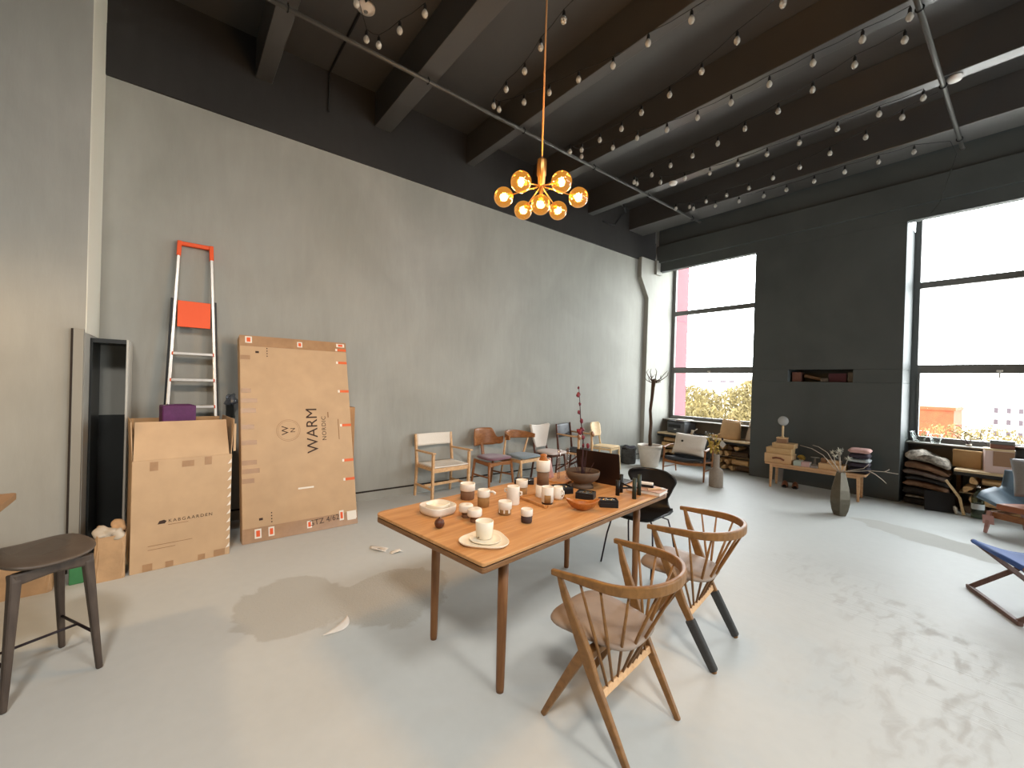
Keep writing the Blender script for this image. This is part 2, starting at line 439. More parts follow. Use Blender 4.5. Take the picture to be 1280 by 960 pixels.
def struct(o):
    o['kind'] = 'structure'; return o
def copy_tree(o, parent=None):
    c = o.copy(); COL.objects.link(c)
    if parent is not None: c.parent = parent
    for ch in list(o.children): copy_tree(ch, c)
    return c
def text_mesh(name, body, size, mat, parent, M, extrude=0.0004, spacing=1.0, align='CENTER'):
    cu = bpy.data.curves.new(name, 'FONT'); cu.body = body; cu.size = size; cu.extrude = extrude
    cu.align_x = align; cu.align_y = 'CENTER'; cu.space_character = spacing; cu.resolution_u = 3
    t = bpy.data.objects.new(name + '_tmp', cu); COL.objects.link(t)
    dg = bpy.context.evaluated_depsgraph_get(); dg.update()
    me = bpy.data.meshes.new_from_object(t.evaluated_get(dg)); bpy.data.objects.remove(t); bpy.data.curves.remove(cu)
    me.name = name; me.materials.clear(); me.materials.append(MAT[mat])
    me.transform(M)
    o = bpy.data.objects.new(name, me); COL.objects.link(o); o.parent = parent
    return o
def lerp(a, b, t): return V(a) + (V(b) - V(a)) * t
def rot(ax, deg): return Matrix.Rotation(math.radians(deg), 3, ax)

# ------------------------------------------------------------------ camera
CAM_F, CAM_Z = 527.47, 1.57
cam = bpy.data.cameras.new('camera'); camo = bpy.data.objects.new('camera', cam); COL.objects.link(camo)
cam.sensor_width = 36.0; cam.lens = CAM_F / 1280.0 * 36.0; cam.clip_start = 0.05; cam.clip_end = 500
yaw, pitch, roll = math.radians(51.316), math.radians(-0.223), math.radians(1.696)
f0 = V((-math.sin(yaw), math.cos(yaw), 0)); r0 = V((math.cos(yaw), math.sin(yaw), 0)); u0 = V((0, 0, 1))
f1 = f0 * math.cos(pitch) + u0 * math.sin(pitch); u1 = u0 * math.cos(pitch) - f0 * math.sin(pitch)
r2 = r0 * math.cos(roll) + u1 * math.sin(roll); u2 = u1 * math.cos(roll) - r0 * math.sin(roll)
camo.matrix_world = Matrix(((r2.x, u2.x, -f1.x, 0), (r2.y, u2.y, -f1.y, 0), (r2.z, u2.z, -f1.z, CAM_Z), (0, 0, 0, 1)))
scene.camera = camo

# ------------------------------------------------------------------ the room
WINS = ((-5.28, -3.285), (-1.241, 0.755), (2.8, 4.8))
WX = -5.38          # long plaster wall
PY = 8.24           # face of the pillars
CZ = 5.213          # ceiling slab
struct(MB().span((-7, -6, -0.12), (8.2, 9.1, 0)).build('floor', 'floor_paint'))
struct(MB().span((-7, -6, CZ), (8.2, 9.2, CZ + 0.15)).build('ceiling', 'ceiling_paint'))
struct(MB().span((WX - 0.2, -0.548, 0), (WX, 8.98, CZ)).build('wall_left', 'wall_plaster'))
struct(MB().span((-7, -6, 0), (-4.66, -0.548, CZ)).build('wall_near', 'wall_plaster'))
SWINS = ((3.0, 5.0), (5.8, 8.2))
w = MB().span((8.0, -6, 0), (8.2, 9.1, 0.86)).span((8.0, -6, 4.2), (8.2, 9.1, CZ))
yy = -6
for a, b in SWINS + ((9.1, 9.1),):
    w.span((8.0, yy, 0.86), (8.2, a, 4.2)); yy = b
struct(w.build('wall_right', 'back_wall_paint'))
for i, (a, b) in enumerate(SWINS):
    fr = MB().span((8.12, a, 0.86), (8.18, a + 0.07, 4.2)).span((8.12, b - 0.07, 0.86), (8.18, b, 4.2))
    for za, zb in ((0.86, 0.93), (1.9, 2.0), (3.2, 3.28), (4.13, 4.2)): fr.span((8.12, a + 0.07, za), (8.18, b - 0.07, zb))
    o = struct(fr.build('window_%d' % (4 + i), 'black_metal'))
    MB().span((8.148, a + 0.07, 0.93), (8.152, b - 0.07, 4.13)).build('pane', 'pane_glass', o)
struct(MB().span((-4.66, -6.2, 0), (8.2, -6, CZ)).build('wall_back', 'back_wall_paint'))
# window wall: pillars, head, spandrels
w = MB()
for x0, x1 in ((-3.285, -1.241), (0.755, 2.8), (4.8, 8.0)):
    if x0 < -3:
        # pillar with the long slot left open
        w.span((x0, PY, 0), (x1, 8.98, 1.727)); w.span((x0, PY, 1.93), (x1, 8.98, 4.07))
        w.span((x0, PY, 1.727), (-2.705, 8.98, 1.93)); w.span((-1.815, PY, 1.727), (x1, 8.98, 1.93))
        w.span((-2.705, 8.62, 1.727), (-1.815, 8.98, 1.93))
    else:
        w.span((x0, PY, 0), (x1, 8.98, 4.07))
w.span((-5.28, PY, 4.07), (8.0, PY + 0.12, CZ)).span((-5.28, PY + 0.12, 4.38), (8.0, 8.98, CZ))
struct(w.build('wall_window', 'pillar_paint', bevel=0.006))
w = MB()
for x0, x1 in WINS:
    w.span((x0, 8.84, 0), (x1, 8.98, 0.86))
struct(w.build('wall_spandrel', 'spandrel_grey'))
struct(MB().span((-5.28, 8.17, 4.26), (8.0, PY, 4.62)).build('trim_1', 'pillar_paint', bevel=0.004))
# corner column with its jog
jog = [(7.63, 4.3), (7.63, 3.88), (7.91, 3.47), (7.89, 0), (8.98, 0), (8.98, 4.3)]
MX = Matrix(((0, 0, 1), (1, 0, 0), (0, 1, 0)))
struct(MB().prism(jog, WX, WX + 0.10, MX).build('wall_corner', 'wall_plaster', bevel=0.006))
struct(MB().span((WX, 8.1, 4.0), (WX + 0.16, 8.3, 4.3)).build('trim_3', 'wall_plaster', bevel=0.004))
# black upper band on the plaster wall and the concrete plinth below
struct(MB().span((WX, -0.548, 4.262), (WX + 0.03, 8.24, 4.72)).build('trim_2', 'band_paint'))
struct(MB().span((WX, -0.548, 4.72), (WX + 0.012, 8.24, CZ)).build('trim_4', 'band_paint'))
b = struct(MB().span((WX, -0.548, 0), (WX + 0.02, 7.89, 0.10)).build('baseboard_left', 'wall_plaster'))
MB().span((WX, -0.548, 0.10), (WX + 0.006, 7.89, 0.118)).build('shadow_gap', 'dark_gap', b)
# door-like board on the near wall
jb = struct(MB().span((-4.66, -0.61, 0), (-4.625, -0.552, 1.885)).build('trim_5', 'near_wall_trim', bevel=0.002))
MB().span((-4.66, -0.622, 0), (-4.622, -0.61, 1.885)).build('dark_edge', 'dark_gap', jb)
struct(MB().span((WX, -0.548, 1.86), (-4.66, -0.543, CZ)).build('trim_30', 'lit_edge_tone'))  # paler plate: window light on the wall end put into its colour
# ceiling beams
beams = [(-2.28, -2.1), (-0.72, -0.56), (0.62, 0.78), (1.93, 2.145), (3.31, 3.435), (4.62, 4.80), (6.0, 6.155), (7.27, 7.77)]
for i, (y0, y1) in enumerate(beams):
    struct(MB().span((WX, y0, 4.784), (8.0, y1, CZ)).build('trim_%d' % (6 + i), 'ceiling_paint', bevel=0.006))
# windows
def window(n, x0, x1):
    fr = MB(); y0, y1 = 8.86, 8.93
    for a, b_ in ((x0, x0 + 0.075), (x1 - 0.075, x1)):
        fr.span((a, y0, 0.86), (b_, y1, 4.4))
    for za, zb in ((0.86, 0.935), (1.89, 2.02), (3.185, 3.28), (4.30, 4.4)):
        fr.span((x0 + 0.075, y0, za), (x1 - 0.075, y1, zb))
    # the lower opening sash
    for a, b_ in ((x0 + 0.075, x0 + 0.105), (x1 - 0.105, x1 - 0.075)):
        fr.span((a, y0 - 0.015, 0.935), (b_, y1 - 0.02, 1.89))
    o = struct(fr.build('window_%d' % n, 'frame_grey', bevel=0.004))
    for za, zb in ((0.935, 1.89), (2.02, 3.185), (3.28, 4.30)):
        MB().span((x0 + 0.075, 8.892, za), (x1 - 0.075, 8.898, zb)).build('pane', 'pane_glass', o)
    h = MB(); xm = (x0 + x1) / 2 - 0.1
    h.box((xm, 8.845, 1.925), (0.06, 0.03, 0.025)); h.box((xm, 8.825, 1.875), (0.018, 0.016, 0.11))
    h.build('window_handle', 'handle_white', o, bevel=0.004)
    struct(MB().span((x0, 8.60, 0.84), (x1, 8.84, 0.862)).build('trim_%d' % (20 + n), 'spandrel_grey', bevel=0.003))
for i, (a, b) in enumerate(WINS): window(i + 1, a, b)
# dark service cable on wall and ceiling
cb = MB().tube([(WX + 0.03, 1.37, 4.73), (WX + 0.03, 1.37, 5.19), (-5.2, 1.37, 5.2), (-2.5, 1.36, 5.2), (1.0, 1.36, 5.2)], 0.012, 6).build('ceiling_cable', 'wire_black')
tag(cb, 'black cable running up the dark wall top and across the ceiling left of the pendant', 'cable')
cb = MB().tube([(WX + 0.045, 6.4, 4.735), (WX + 0.05, 6.62, 4.73), (WX + 0.055, 6.75, 4.75), (-5.3, 6.9, 4.95), (-5.26, 7.0, 5.05), (-5.0, 6.5, 5.12), (-4.7, 6.2, 4.77)], 0.014, 6).build('hanging_cable', 'wire_black')
tag(cb, 'black cable looping down from the ceiling beam near the window corner', 'cable')
BULB_W, PEND_W, ROOM_W, SKY, EXPO, FILL_SPOT_W = 24.0, 60.0, 5.0, 16.0, 0.0, 700.0
# ------------------------------------------------------------------ dining table
TC = V((-1.563, 1.115, 0)); TU = V((-0.134, 0.991, 0)); TV = V((-0.991, -0.134, 0)); TROT = math.radians(7.7)
TW, TL, TZ = 1.0, 2.08, 0.74
tc = TC + TV * TW / 2 + TU * TL / 2
table = thing('dining_table', 'long oak dining table with rounded corners, laid with stoneware and jewellery boxes', 'table', tc, TROT)
def rrect(w, l, r, n=6, r2=None):
    pts = []
    for i, (cx, cy, a0) in enumerate(((w / 2, l / 2, 0), (-w / 2, l / 2, 90), (-w / 2, -l / 2, 180), (w / 2, -l / 2, 270))):
        rr = (r2[i] if r2 else r)
        cx2, cy2 = cx - math.copysign(rr, cx), cy - math.copysign(rr, cy)
        for k in range(n + 1):
            a = math.radians(a0 + 90 * k / n); pts.append((cx2 + rr * math.cos(a), cy2 + rr * math.sin(a)))
    return pts
RR = [0.14, 0.10, 0.06, 0.014]
MB().prism(rrect(TW, TL, 0.1, 8, RR), TZ - 0.018, TZ).build('tabletop', 'table_oak', table, bevel=0.004)
MB().prism(rrect(TW - 0.012, TL - 0.012, 0.1, 8, RR), TZ - 0.024, TZ - 0.018).build('edge_groove', 'dark_gap', table)
MB().prism(rrect(TW, TL, 0.1, 8, RR), TZ - 0.05, TZ - 0.024).build('edge_band', 'table_edge', table, bevel=0.004)
for u, v in ((0.221, 0.085), (0.239, 0.675), (1.652, 0.72), (1.72, 0.125)):
    lx, ly = TW / 2 - v, u - TL / 2
    MB().lathe([(0.019, 0), (0.021, 0.02), (0.026, 0.45), (0.027, TZ - 0.05)], 16, (lx, ly, 0)).build('leg', 'leg_oak', table)
MB().span((-0.25, -0.82, TZ - 0.075), (-0.19, 0.82, TZ - 0.05)).span((0.27, -0.82, TZ - 0.075), (0.33, 0.82, TZ - 0.05)).build('underframe', 'table_edge', table)

# ------------------------------------------------------------------ spindle armchairs
def rail_pt(t):
    """t in -1..1 along the bent arm rail"""
    a = abs(t); s = 1 if t >= 0 else -1
    if a > 0.55:
        k = (a - 0.55) / 0.45
        return V((-0.085 + 0.235 * k, s * (0.262 + 0.016 * k - 0.004 * k * k), 0.742 - 0.012 * k))
    th = (a / 0.55) * PI / 2
    return V((-0.085 - 0.225 * math.cos(th), s * 0.262 * math.sin(th), 0.752 - 0.010 * (a / 0.55)))
def spindle_chair(label, loc, rz, covers):
    t = thing('spindle_armchair', label, 'chair', (loc[0], loc[1], 0), rz, 'spindle armchairs at the dining table')
    n = 44; pts = [rail_pt(-1 + 2 * i / n) for i in range(n + 1)]
    hs = [0.026 + 0.024 * math.cos(min(1, abs(-1 + 2 * i / n) / 1.0) * PI / 2) for i in range(n + 1)]
    MB().strip(pts, 0.022, hs, smooth=False).build('arm_rail', 'chair_oak', t, bevel=0.006)
    for s in (-1, 1):
        L = [V((0.115, s * 0.268, 0.728)), V((0.085, s * 0.258, 0.64)), V((0.02, s * 0.243, 0.50)), V((-0.015, s * 0.236, 0.42)), V((-0.06, s * 0.232, 0.32)), V((-0.24, s * 0.226, 0))]
        MB().strip(L, [0.02, 0.026, 0.030, 0.030, 0.028, 0.022], [0.022, 0.036, 0.052, 0.058, 0.046, 0.028], up=(1, 0, 0.3)).build('rear_leg', 'chair_oak', t, bevel=0.008)
        F = [V((-0.02, s * 0.236, 0.44)), V((0.04, s * 0.228, 0.345)), V((0.13, s * 0.212, 0.19)), V((0.235, s * 0.198, 0))]
        MB().strip(F, [0.026, 0.027, 0.026, 0.022], [0.05, 0.046, 0.038, 0.026], up=(1, 0, 0.3)).build('front_leg', 'chair_oak', t, bevel=0.008)
        if covers:
            A, B = V((-0.075, s * 0.231, 0.29)), V((-0.236, s * 0.226, 0.012))
            MB().strip([lerp(A, B, 0.15), lerp(A, B, 0.55), B], [0.040, 0.040, 0.038], [0.054, 0.05, 0.044], up=(1, 0, 0.3)).build('leg_cover', 'grey_felt', t, bevel=0.01)['label'] = 'dark grey felt cover on a rear leg'
    cb = (-0.088, 0.272)
    MB().strip([(cb[0], -0.232, cb[1]), (cb[0], 0.232, cb[1])], 0.018, 0.034, up=(0.3, 0, 1)).build('crossbar', 'light_oak', t, bevel=0.005)
    N = 9
    for i in range(N):
        q = -1 + 2 * i / (N - 1)
        top = rail_pt(q * 0.72); bot = V((cb[0], q * 0.175, cb[1] + 0.012))
        MB().tube([top - V((0, 0, 0.012)), lerp(top, bot, 0.5), bot], [0.0055, 0.0075, 0.006], 8).build('spindle', 'chair_oak', t)
    MB().strip([(-0.005, -0.236, 0.395), (-0.005, 0.236, 0.395)], 0.045, 0.035).build('seat_rail', 'chair_oak', t, bevel=0.006)
    # upholstered seat: rounded trapezoid, crowned
    def seat(u, v):
        ang = u * 2 * PI
        c, s_ = math.cos(ang), math.sin(ang)
        e = 0.42
        x = 0.04 + 0.215 * math.copysign(abs(c) ** e, c); 
        w = 0.168 + 0.052 * (x + 0.175) / 0.43
        y = w * math.copysign(abs(s_) ** 0.62, s_)
        k = math.sin(v * PI) ** 0.45 if 0 < v < 1 else 0.0
        z = 0.448 - 0.034 * math.cos(v * PI) * (1 if v > 0.5 else 0.7)
        return V((0.04 + (x - 0.04) * k, y * k, z - 0.028 * (x - 0.1) ** 2 * 8 * 0 + 0.02 * (x + 0.2)))
    m = MB(); rows = []
    for j in range(1, 12):
        rows.append([seat(i / 40, j / 12) for i in range(40)])
    m.rings(rows, True, False, True)
    m.build('seat', 'taupe_leather', t)
    return t
spindle_chair('spindle-backed oak armchair nearest the camera, bare wooden legs', (-1.235, 1.63), math.radians(188), False)
spindle_chair('spindle-backed oak armchair with dark grey felt covers on its rear legs', (-1.355, 2.535), math.radians(190), True)

# ------------------------------------------------------------------ black shell chair at the far end of the table
t = thing('shell_chair', 'black moulded shell chair on thin steel legs at the far table end', 'chair', (-2.2, 3.27, 0), math.radians(-83))
def shell(u, v):
    # v along the profile: front edge of the seat -> back top; u across
    y = (u - 0.5) * 2
    prof = [(0.23, 0.435), (0.20, 0.452), (0.05, 0.448), (-0.10, 0.44), (-0.175, 0.455), (-0.215, 0.52), (-0.235, 0.60), (-0.255, 0.68), (-0.27, 0.735), (-0.285, 0.80)]
    k = v * (len(prof) - 1); i = min(int(k), len(prof) - 2); f = k - i
    x, z = [prof[i][q] * (1 - f) + prof[i + 1][q] * f for q in (0, 1)]
    back = max(0, (v - 0.5) / 0.5)
    w = 0.225 if v < 0.45 else 0.225 - 0.075 * math.sin(min(1, (v - 0.45) / 0.2) * PI / 2) + 0.115 * max(0, (v - 0.62) / 0.38) ** 0.8
    if v > 0.86: w *= math.sqrt(max(0.0, 1 - ((v - 0.86) / 0.155) ** 2)) * 0.55 + 0.45
    if v < 0.1: w *= 0.82 + 1.8 * v
    return V((x + 0.10 * back * y * y * (1 if v > 0.6 else 0.5), y * w, z + (0.02 * y * y if v < 0.5 else -0.015 * y * y)))
MB().sheet(shell, 18, 30, 0.012).build('shell', 'shell_black', t)
for sx, sy in ((1, 1), (1, -1), (-1, 1), (-1, -1)):
    MB().tube([(0.02, sy * 0.05, 0.418), (sx * 0.10, sy * 0.15, 0.418), (sx * 0.15, sy * 0.19, 0.395), (sx * 0.19, sy * 0.215, 0.25), (sx * 0.245, sy * 0.235, 0.0)], 0.0075, 8).build('leg', 'dark_steel', t)

# ------------------------------------------------------------------ the row of chairs along the plaster wall
def row_chair(name, label, loc, deg):
    return thing(name, label, 'chair', (loc[0], loc[1], 0), math.radians(deg), 'display chairs along the plaster wall')
def legs(t, spots, mat, r0=0.017, r1=0.012):
    for top, foot in spots:
        MB().tube([foot, lerp(foot, top, 0.5), top], [r1, r0, r0], 10).build('leg', mat, t)
# 1 oak armchair with cream webbing
t = row_chair('webbed_armchair', 'pale oak armchair with cream woven seat and back, leftmost of the chair row', (-5.05, 2.88), 4)
for s in (-1, 1):
    MB().strip([(0.205, s * 0.285, 0), (0.205, s * 0.285, 0.61)], 0.032, 0.036, up=(1, 0, 0)).build('front_leg', 'light_oak', t, bevel=0.005)
    MB().strip([(-0.23, s * 0.285, 0), (-0.20, s * 0.285, 0.44), (-0.255, s * 0.285, 0.83)], 0.03, [0.03, 0.042, 0.03], up=(1, 0, 0)).build('rear_leg', 'light_oak', t, bevel=0.005)
    MB().strip([(-0.22, s * 0.29, 0.618), (0.0, s * 0.295, 0.622), (0.245, s * 0.295, 0.628)], [0.03, 0.045, 0.055], 0.022).build('armrest', 'light_oak', t, bevel=0.006)
    MB().strip([(-0.21, s * 0.285, 0.415), (0.20, s * 0.285, 0.415)], 0.022, 0.04).build('side_rail', 'light_oak', t, bevel=0.004)
    MB().strip([(-0.22, s * 0.285, 0.16), (0.20, s * 0.285, 0.16)], 0.02, 0.03).build('side_stretcher', 'light_oak', t, bevel=0.004)
MB().strip([(0.20, -0.275, 0.40), (0.20, 0.275, 0.40)], 0.024, 0.055).build('front_rail', 'light_oak', t, bevel=0.004)
MB().strip([(-0.205, -0.275, 0.41), (-0.205, 0.275, 0.41)], 0.024, 0.04).build('rear_rail', 'light_oak', t, bevel=0.004)
MB().strip([(-0.01, -0.28, 0.17), (-0.01, 0.28, 0.17)], 0.022, 0.036).build('stretcher', 'light_oak', t, bevel=0.004)
MB().sheet(lambda u, v: V((-0.21 + 0.425 * u, -0.272 + 0.544 * v, 0.442 - 0.022 * math.sin(PI * u) * math.sin(PI * v))), 12, 12, 0.012).build('seat', 'cream_weave', t)
MB().sheet(lambda u, v: V((-0.232 - 0.02 * u - 0.02 * math.sin(PI * v), -0.272 + 0.544 * v, 0.665 + 0.165 * u)), 6, 14, 0.012).build('backrest', 'cream_weave', t)
# 2 curved plywood back, plum seat
t = row_chair('plywood_armchair', 'teak chair with winged plywood back and plum upholstered seat', (-5.06, 3.72), 6)
def wing(u, v):
    s = (u - 0.5) * 2; a = s * 1.18
    if abs(s) < 0.48: top, bot = 0.865 - 0.01 * abs(s), 0.60
    else:
        k = min(1, (abs(s) - 0.48) / 0.26); k = k * k * (3 - 2 * k)
        e = max(0, (abs(s) - 0.8) / 0.2)
        top, bot = 0.855 - 0.135 * k + 0.02 * e, 0.60 + 0.015 * k + 0.03 * e ** 2
    z = bot + (top - bot) * v
    R = 0.30
    return V((0.04 - R * math.cos(a) * 0.98 - 0.05 * (z - 0.6), R * math.sin(a) * 1.02, z))
MB().sheet(wing, 40, 8, 0.014).build('backrest', 'teak', t)
def pad(x0, x1, w0, w1, z, th, n=36, e=0.5, name='seat', mat='plum_fabric', par=None):
    m = MB(); rows = []
    for j in range(1, 10):
        v = j / 10; k = math.sin(v * PI) ** 0.4; row = []
        for i in range(n):
            a = 2 * PI * i / n; c, s = math.cos(a), math.sin(a)
            x = (x0 + x1) / 2 + (x1 - x0) / 2 * math.copysign(abs(c) ** e, c)
            w = w0 + (w1 - w0) * (x - x0) / (x1 - x0)
            y = w * math.copysign(abs(s) ** e, s)
            row.append(V(((x0 + x1) / 2 + (x - (x0 + x1) / 2) * k, y * k, z - th / 2 * math.cos(v * PI))))
        rows.append(row)
    return m.rings(rows, True, False, True).build(name, mat, par)
pad(-0.20, 0.23, 0.19, 0.255, 0.455, 0.05, par=t)
MB().strip([(0.175, -0.2, 0.375), (0.175, 0, 0.385), (0.175, 0.2, 0.375)], 0.022, [0.06, 0.045, 0.06]).build('front_rail', 'teak', t, bevel=0.004)
for s in (-1, 1):
    MB().strip([(-0.18, s * 0.185, 0.395), (0.175, s * 0.215, 0.385)], 0.02, 0.05).build('side_rail', 'teak', t, bevel=0.004)
    MB().strip([(-0.19, s * 0.19, 0.19), (0.19, s * 0.22, 0.20)], 0.016, 0.022).build('stretcher', 'teak', t, bevel=0.003)
MB().strip([(-0.20, 0, 0.40), (-0.255, 0, 0.64)], 0.05, 0.02, up=(1, 0, 0)).build('back_support', 'teak', t, bevel=0.004)
legs(t, [((0.175, s * 0.215, 0.42), (0.215, s * 0.245, 0)) for s in (-1, 1)] + [((-0.18, s * 0.185, 0.42), (-0.24, s * 0.20, 0)) for s in (-1, 1)], 'teak', 0.02, 0.014)
# 3 bent teak bow back, slate seat
t = row_chair('bow_back_chair', 'teak chair with wide bow back and slate grey seat', (-4.98, 4.22), 8)
def bow(u, v):
    s = (u - 0.5) * 2; a = s * 1.32
    h = 0.13 * (1 - 0.55 * abs(s) ** 2.2); z0 = 0.735 + 0.02 * (1 - abs(s))
    return V((0.10 - 0.36 * math.cos(a), 0.30 * math.sin(a), z0 + (v - 0.5) * h))
MB().sheet(bow, 36, 6, 0.022).build('backrest', 'teak', t)
pad(-0.20, 0.23, 0.19, 0.265, 0.45, 0.05, mat='slate_fabric', par=t)
MB().strip([(0.19, -0.2, 0.395), (0.19, 0.2, 0.395)], 0.022, 0.05).build('front_rail', 'light_oak', t, bevel=0.004)
for s in (-1, 1):
    MB().strip([(-0.17, s * 0.19, 0.395), (0.19, s * 0.22, 0.395)], 0.02, 0.05).build('side_rail', 'light_oak', t, bevel=0.004)
    MB().tube([(-0.26, s * 0.20, 0), (-0.17, s * 0.225, 0.42), (-0.10, s * 0.262, 0.73)], [0.012, 0.018, 0.012], 10).build('rear_leg', 'light_oak', t)
    MB().tube([(0.225, s * 0.235, 0), (0.19, s * 0.225, 0.38), (0.185, s * 0.222, 0.42)], [0.012, 0.02, 0.02], 10).build('front_leg', 'light_oak', t)
# 4 upholstered butterfly back
t = row_chair('upholstered_chair', 'cream upholstered chair with flared butterfly back and dark legs', (-5.02, 4.86), 8)
def butter(u, v):
    s = (u - 0.5) * 2
    w = 0.13 + 0.13 * v ** 0.9
    z = 0.50 + 0.375 * v + 0.03 * v * (abs(s) ** 2 - 0.4)
    if v > 0.93: w *= 1 - 0.35 * ((v - 0.93) / 0.07) ** 2 * 0.3
    return V((-0.20 - 0.09 * v + 0.07 * s * s * v, s * w, z))
MB().sheet(butter, 18, 16, 0.04).build('backrest', 'cream_fabric', t, bevel=0.014)
pad(-0.2, 0.24, 0.17, 0.24, 0.45, 0.055, mat='pale_pink_fabric', par=t)
MB().span((-0.17, -0.16, 0.385), (0.17, 0.16, 0.425)).build('seat_frame', 'walnut', t, bevel=0.005)
for s in (-1, 1):
    MB().strip([(-0.25, s * 0.17, 0), (-0.18, s * 0.165, 0.42), (-0.235, s * 0.15, 0.62)], 0.022, 0.03, up=(1, 0, 0)).build('rear_leg', 'walnut', t, bevel=0.004)
    MB().tube([(0.21, s * 0.20, 0), (0.17, s * 0.17, 0.41)], [0.011, 0.018], 10).build('front_leg', 'walnut', t)
# 5 black leather safari chair with oak arms
t = row_chair('leather_armchair', 'black leather sling armchair with pale oak arms ending in round paddles', (-5.0, 5.46), 18)
for s in (-1, 1):
    MB().strip([(0.19, s * 0.275, 0), (0.175, s * 0.275, 0.68)], 0.03, 0.034, up=(1, 0, 0)).build('front_leg', 'light_oak', t, bevel=0.006)
    MB().strip([(-0.24, s * 0.265, 0), (-0.20, s * 0.265, 0.44), (-0.25, s * 0.265, 0.88)], 0.026, [0.026, 0.036, 0.024], up=(1, 0, 0)).build('rear_leg', 'walnut', t, bevel=0.005)
    MB().tube([(-0.23, s * 0.27, 0.715), (0.0, s * 0.28, 0.70), (0.16, s * 0.285, 0.70)], [0.014, 0.014, 0.016], 10).build('armrest', 'light_oak', t)
    MB().lathe([(0.0, -0.02), (0.04, -0.016), (0.052, 0), (0.04, 0.016), (0, 0.02)], 20, (0.19, s * 0.285, 0.70), M=rot('Y', 72)).build('arm_paddle', 'teak', t)
    MB().strip([(-0.2, s * 0.268, 0.41), (0.175, s * 0.272, 0.41)], 0.02, 0.036).build('side_rail', 'light_oak', t, bevel=0.004)
    MB().strip([(-0.22, s * 0.266, 0.10), (0.02, s * 0.27, 0.26), (0.185, s * 0.275, 0.40)], 0.018, 0.026).build('brace', 'walnut', t, bevel=0.003)
MB().sheet(lambda u, v: V((-0.20 + 0.38 * u, -0.265 + 0.53 * v, 0.435 - 0.03 * math.sin(PI * v))), 8, 12, 0.014).build('seat', 'black_leather', t)
MB().sheet(lambda u, v: V((-0.225 - 0.035 * u - 0.03 * math.sin(PI * v), -0.262 + 0.524 * v, 0.64 + 0.23 * u)), 6, 12, 0.012).build('backrest', 'black_leather', t)
# 6 birch chair
t = row_chair('birch_chair', 'pale birch chair with rounded panel back, last of the row beside the basket', (-5.03, 6.32), 14)
def bpanel(u, v):
    s = (u - 0.5) * 2
    w = 0.205 * (1 - 0.10 * (1 - v))
    if v > 0.75: w *= math.sqrt(max(0, 1 - ((v - 0.75) / 0.28) ** 2)) * 0.5 + 0.5
    if v < 0.2: w *= 0.8 + 1.0 * v
    return V((-0.24 - 0.05 * v + 0.05 * s * s, s * w, 0.60 + 0.26 * v))
MB().sheet(bpanel, 16, 14, 0.014).build('backrest', 'birch', t)
pad(-0.21, 0.21, 0.18, 0.215, 0.44, 0.026, mat='birch', par=t, e=0.4)
for s in (-1, 1):
    MB().strip([(-0.25, s * 0.165, 0), (-0.19, s * 0.165, 0.43), (-0.245, s * 0.165, 0.70)], 0.024, 0.03, up=(1, 0, 0)).build('rear_leg', 'birch', t, bevel=0.005)
    MB().strip([(0.205, s * 0.185, 0), (0.175, s * 0.18, 0.43)], 0.026, 0.03, up=(1, 0, 0)).build('front_leg', 'birch', t, bevel=0.005)
    MB().strip([(-0.2, s * 0.165, 0.40), (0.18, s * 0.18, 0.40)], 0.018, 0.04).build('side_rail', 'birch', t, bevel=0.003)
MB().strip([(0.175, -0.175, 0.40), (0.175, 0.175, 0.40)], 0.018, 0.04).build('front_rail', 'birch', t, bevel=0.003)

# ------------------------------------------------------------------ bar stool and counter at the left edge
t = thing('bar_stool', 'dark brown wooden bar stool with padded seat at the left edge of the floor', 'stool', (-3.16, -0.52, 0), math.radians(28))
SH = 0.625
feet = [(0.20, -0.17), (0.20, 0.17), (-0.20, 0.17), (-0.20, -0.17)]
for fx, fy in feet:
    sx, sy = math.copysign(1, fx), math.copysign(1, fy)
    MB().strip([(fx, fy, 0), (sx * 0.178, sy * 0.15, 0.28), (sx * 0.155, sy * 0.13, SH - 0.055), (sx * 0.145, sy * 0.125, SH - 0.02)], [0.026, 0.034, 0.042, 0.05], [0.026, 0.034, 0.044, 0.05], up=(1, 0, 0)).build('leg', 'dark_stool_wood', t, bevel=0.008)
for s in (-1, 1):
    MB().strip([(s * 0.155, -0.14, SH - 0.045), (s * 0.155, 0, SH - 0.035), (s * 0.155, 0.14, SH - 0.045)], 0.04, [0.06, 0.048, 0.06]).build('top_rail', 'dark_stool_wood', t, bevel=0.01)
    MB().tube([(-0.187, s * 0.157, 0.19), (0.187, s * 0.157, 0.19)], 0.007, 8).build('footrest', 'dark_steel', t)
MB().tube([(0, -0.157, 0.19), (0, 0.157, 0.19)], 0.007, 8).build('footrest', 'dark_steel', t)
def sad(u, v):
    a = 2 * PI * u; k = math.sin(PI * v) ** 0.4 if 0 < v < 1 else 0
    c, s = math.cos(a), math.sin(a)
    x = 0.215 * math.copysign(abs(c) ** 0.62, c) * k; y = 0.185 * math.copysign(abs(s) ** 0.62, s) * k
    return V((x, y, SH + 0.012 - 0.024 * math.cos(PI * v) + 0.55 * (y * y) * (1 if v > 0 else 1) - 0.25 * x * x))
m = MB(); m.rings([[sad(i / 40, j / 12) for i in range(40)] for j in range(1, 12)], True, False, True); m.build('seat', 'stool_leather', t)
t = thing('counter_table', 'tall wooden counter whose corner just enters the left edge of the view', 'table', (-2.9, -1.3, 0))
MB().prism(rrect(1.04, 1.25, 0.02, 3), 0.865, 0.90, c=(0, 0.03, 0)).build('tabletop', 'counter_wood', t, bevel=0.004)
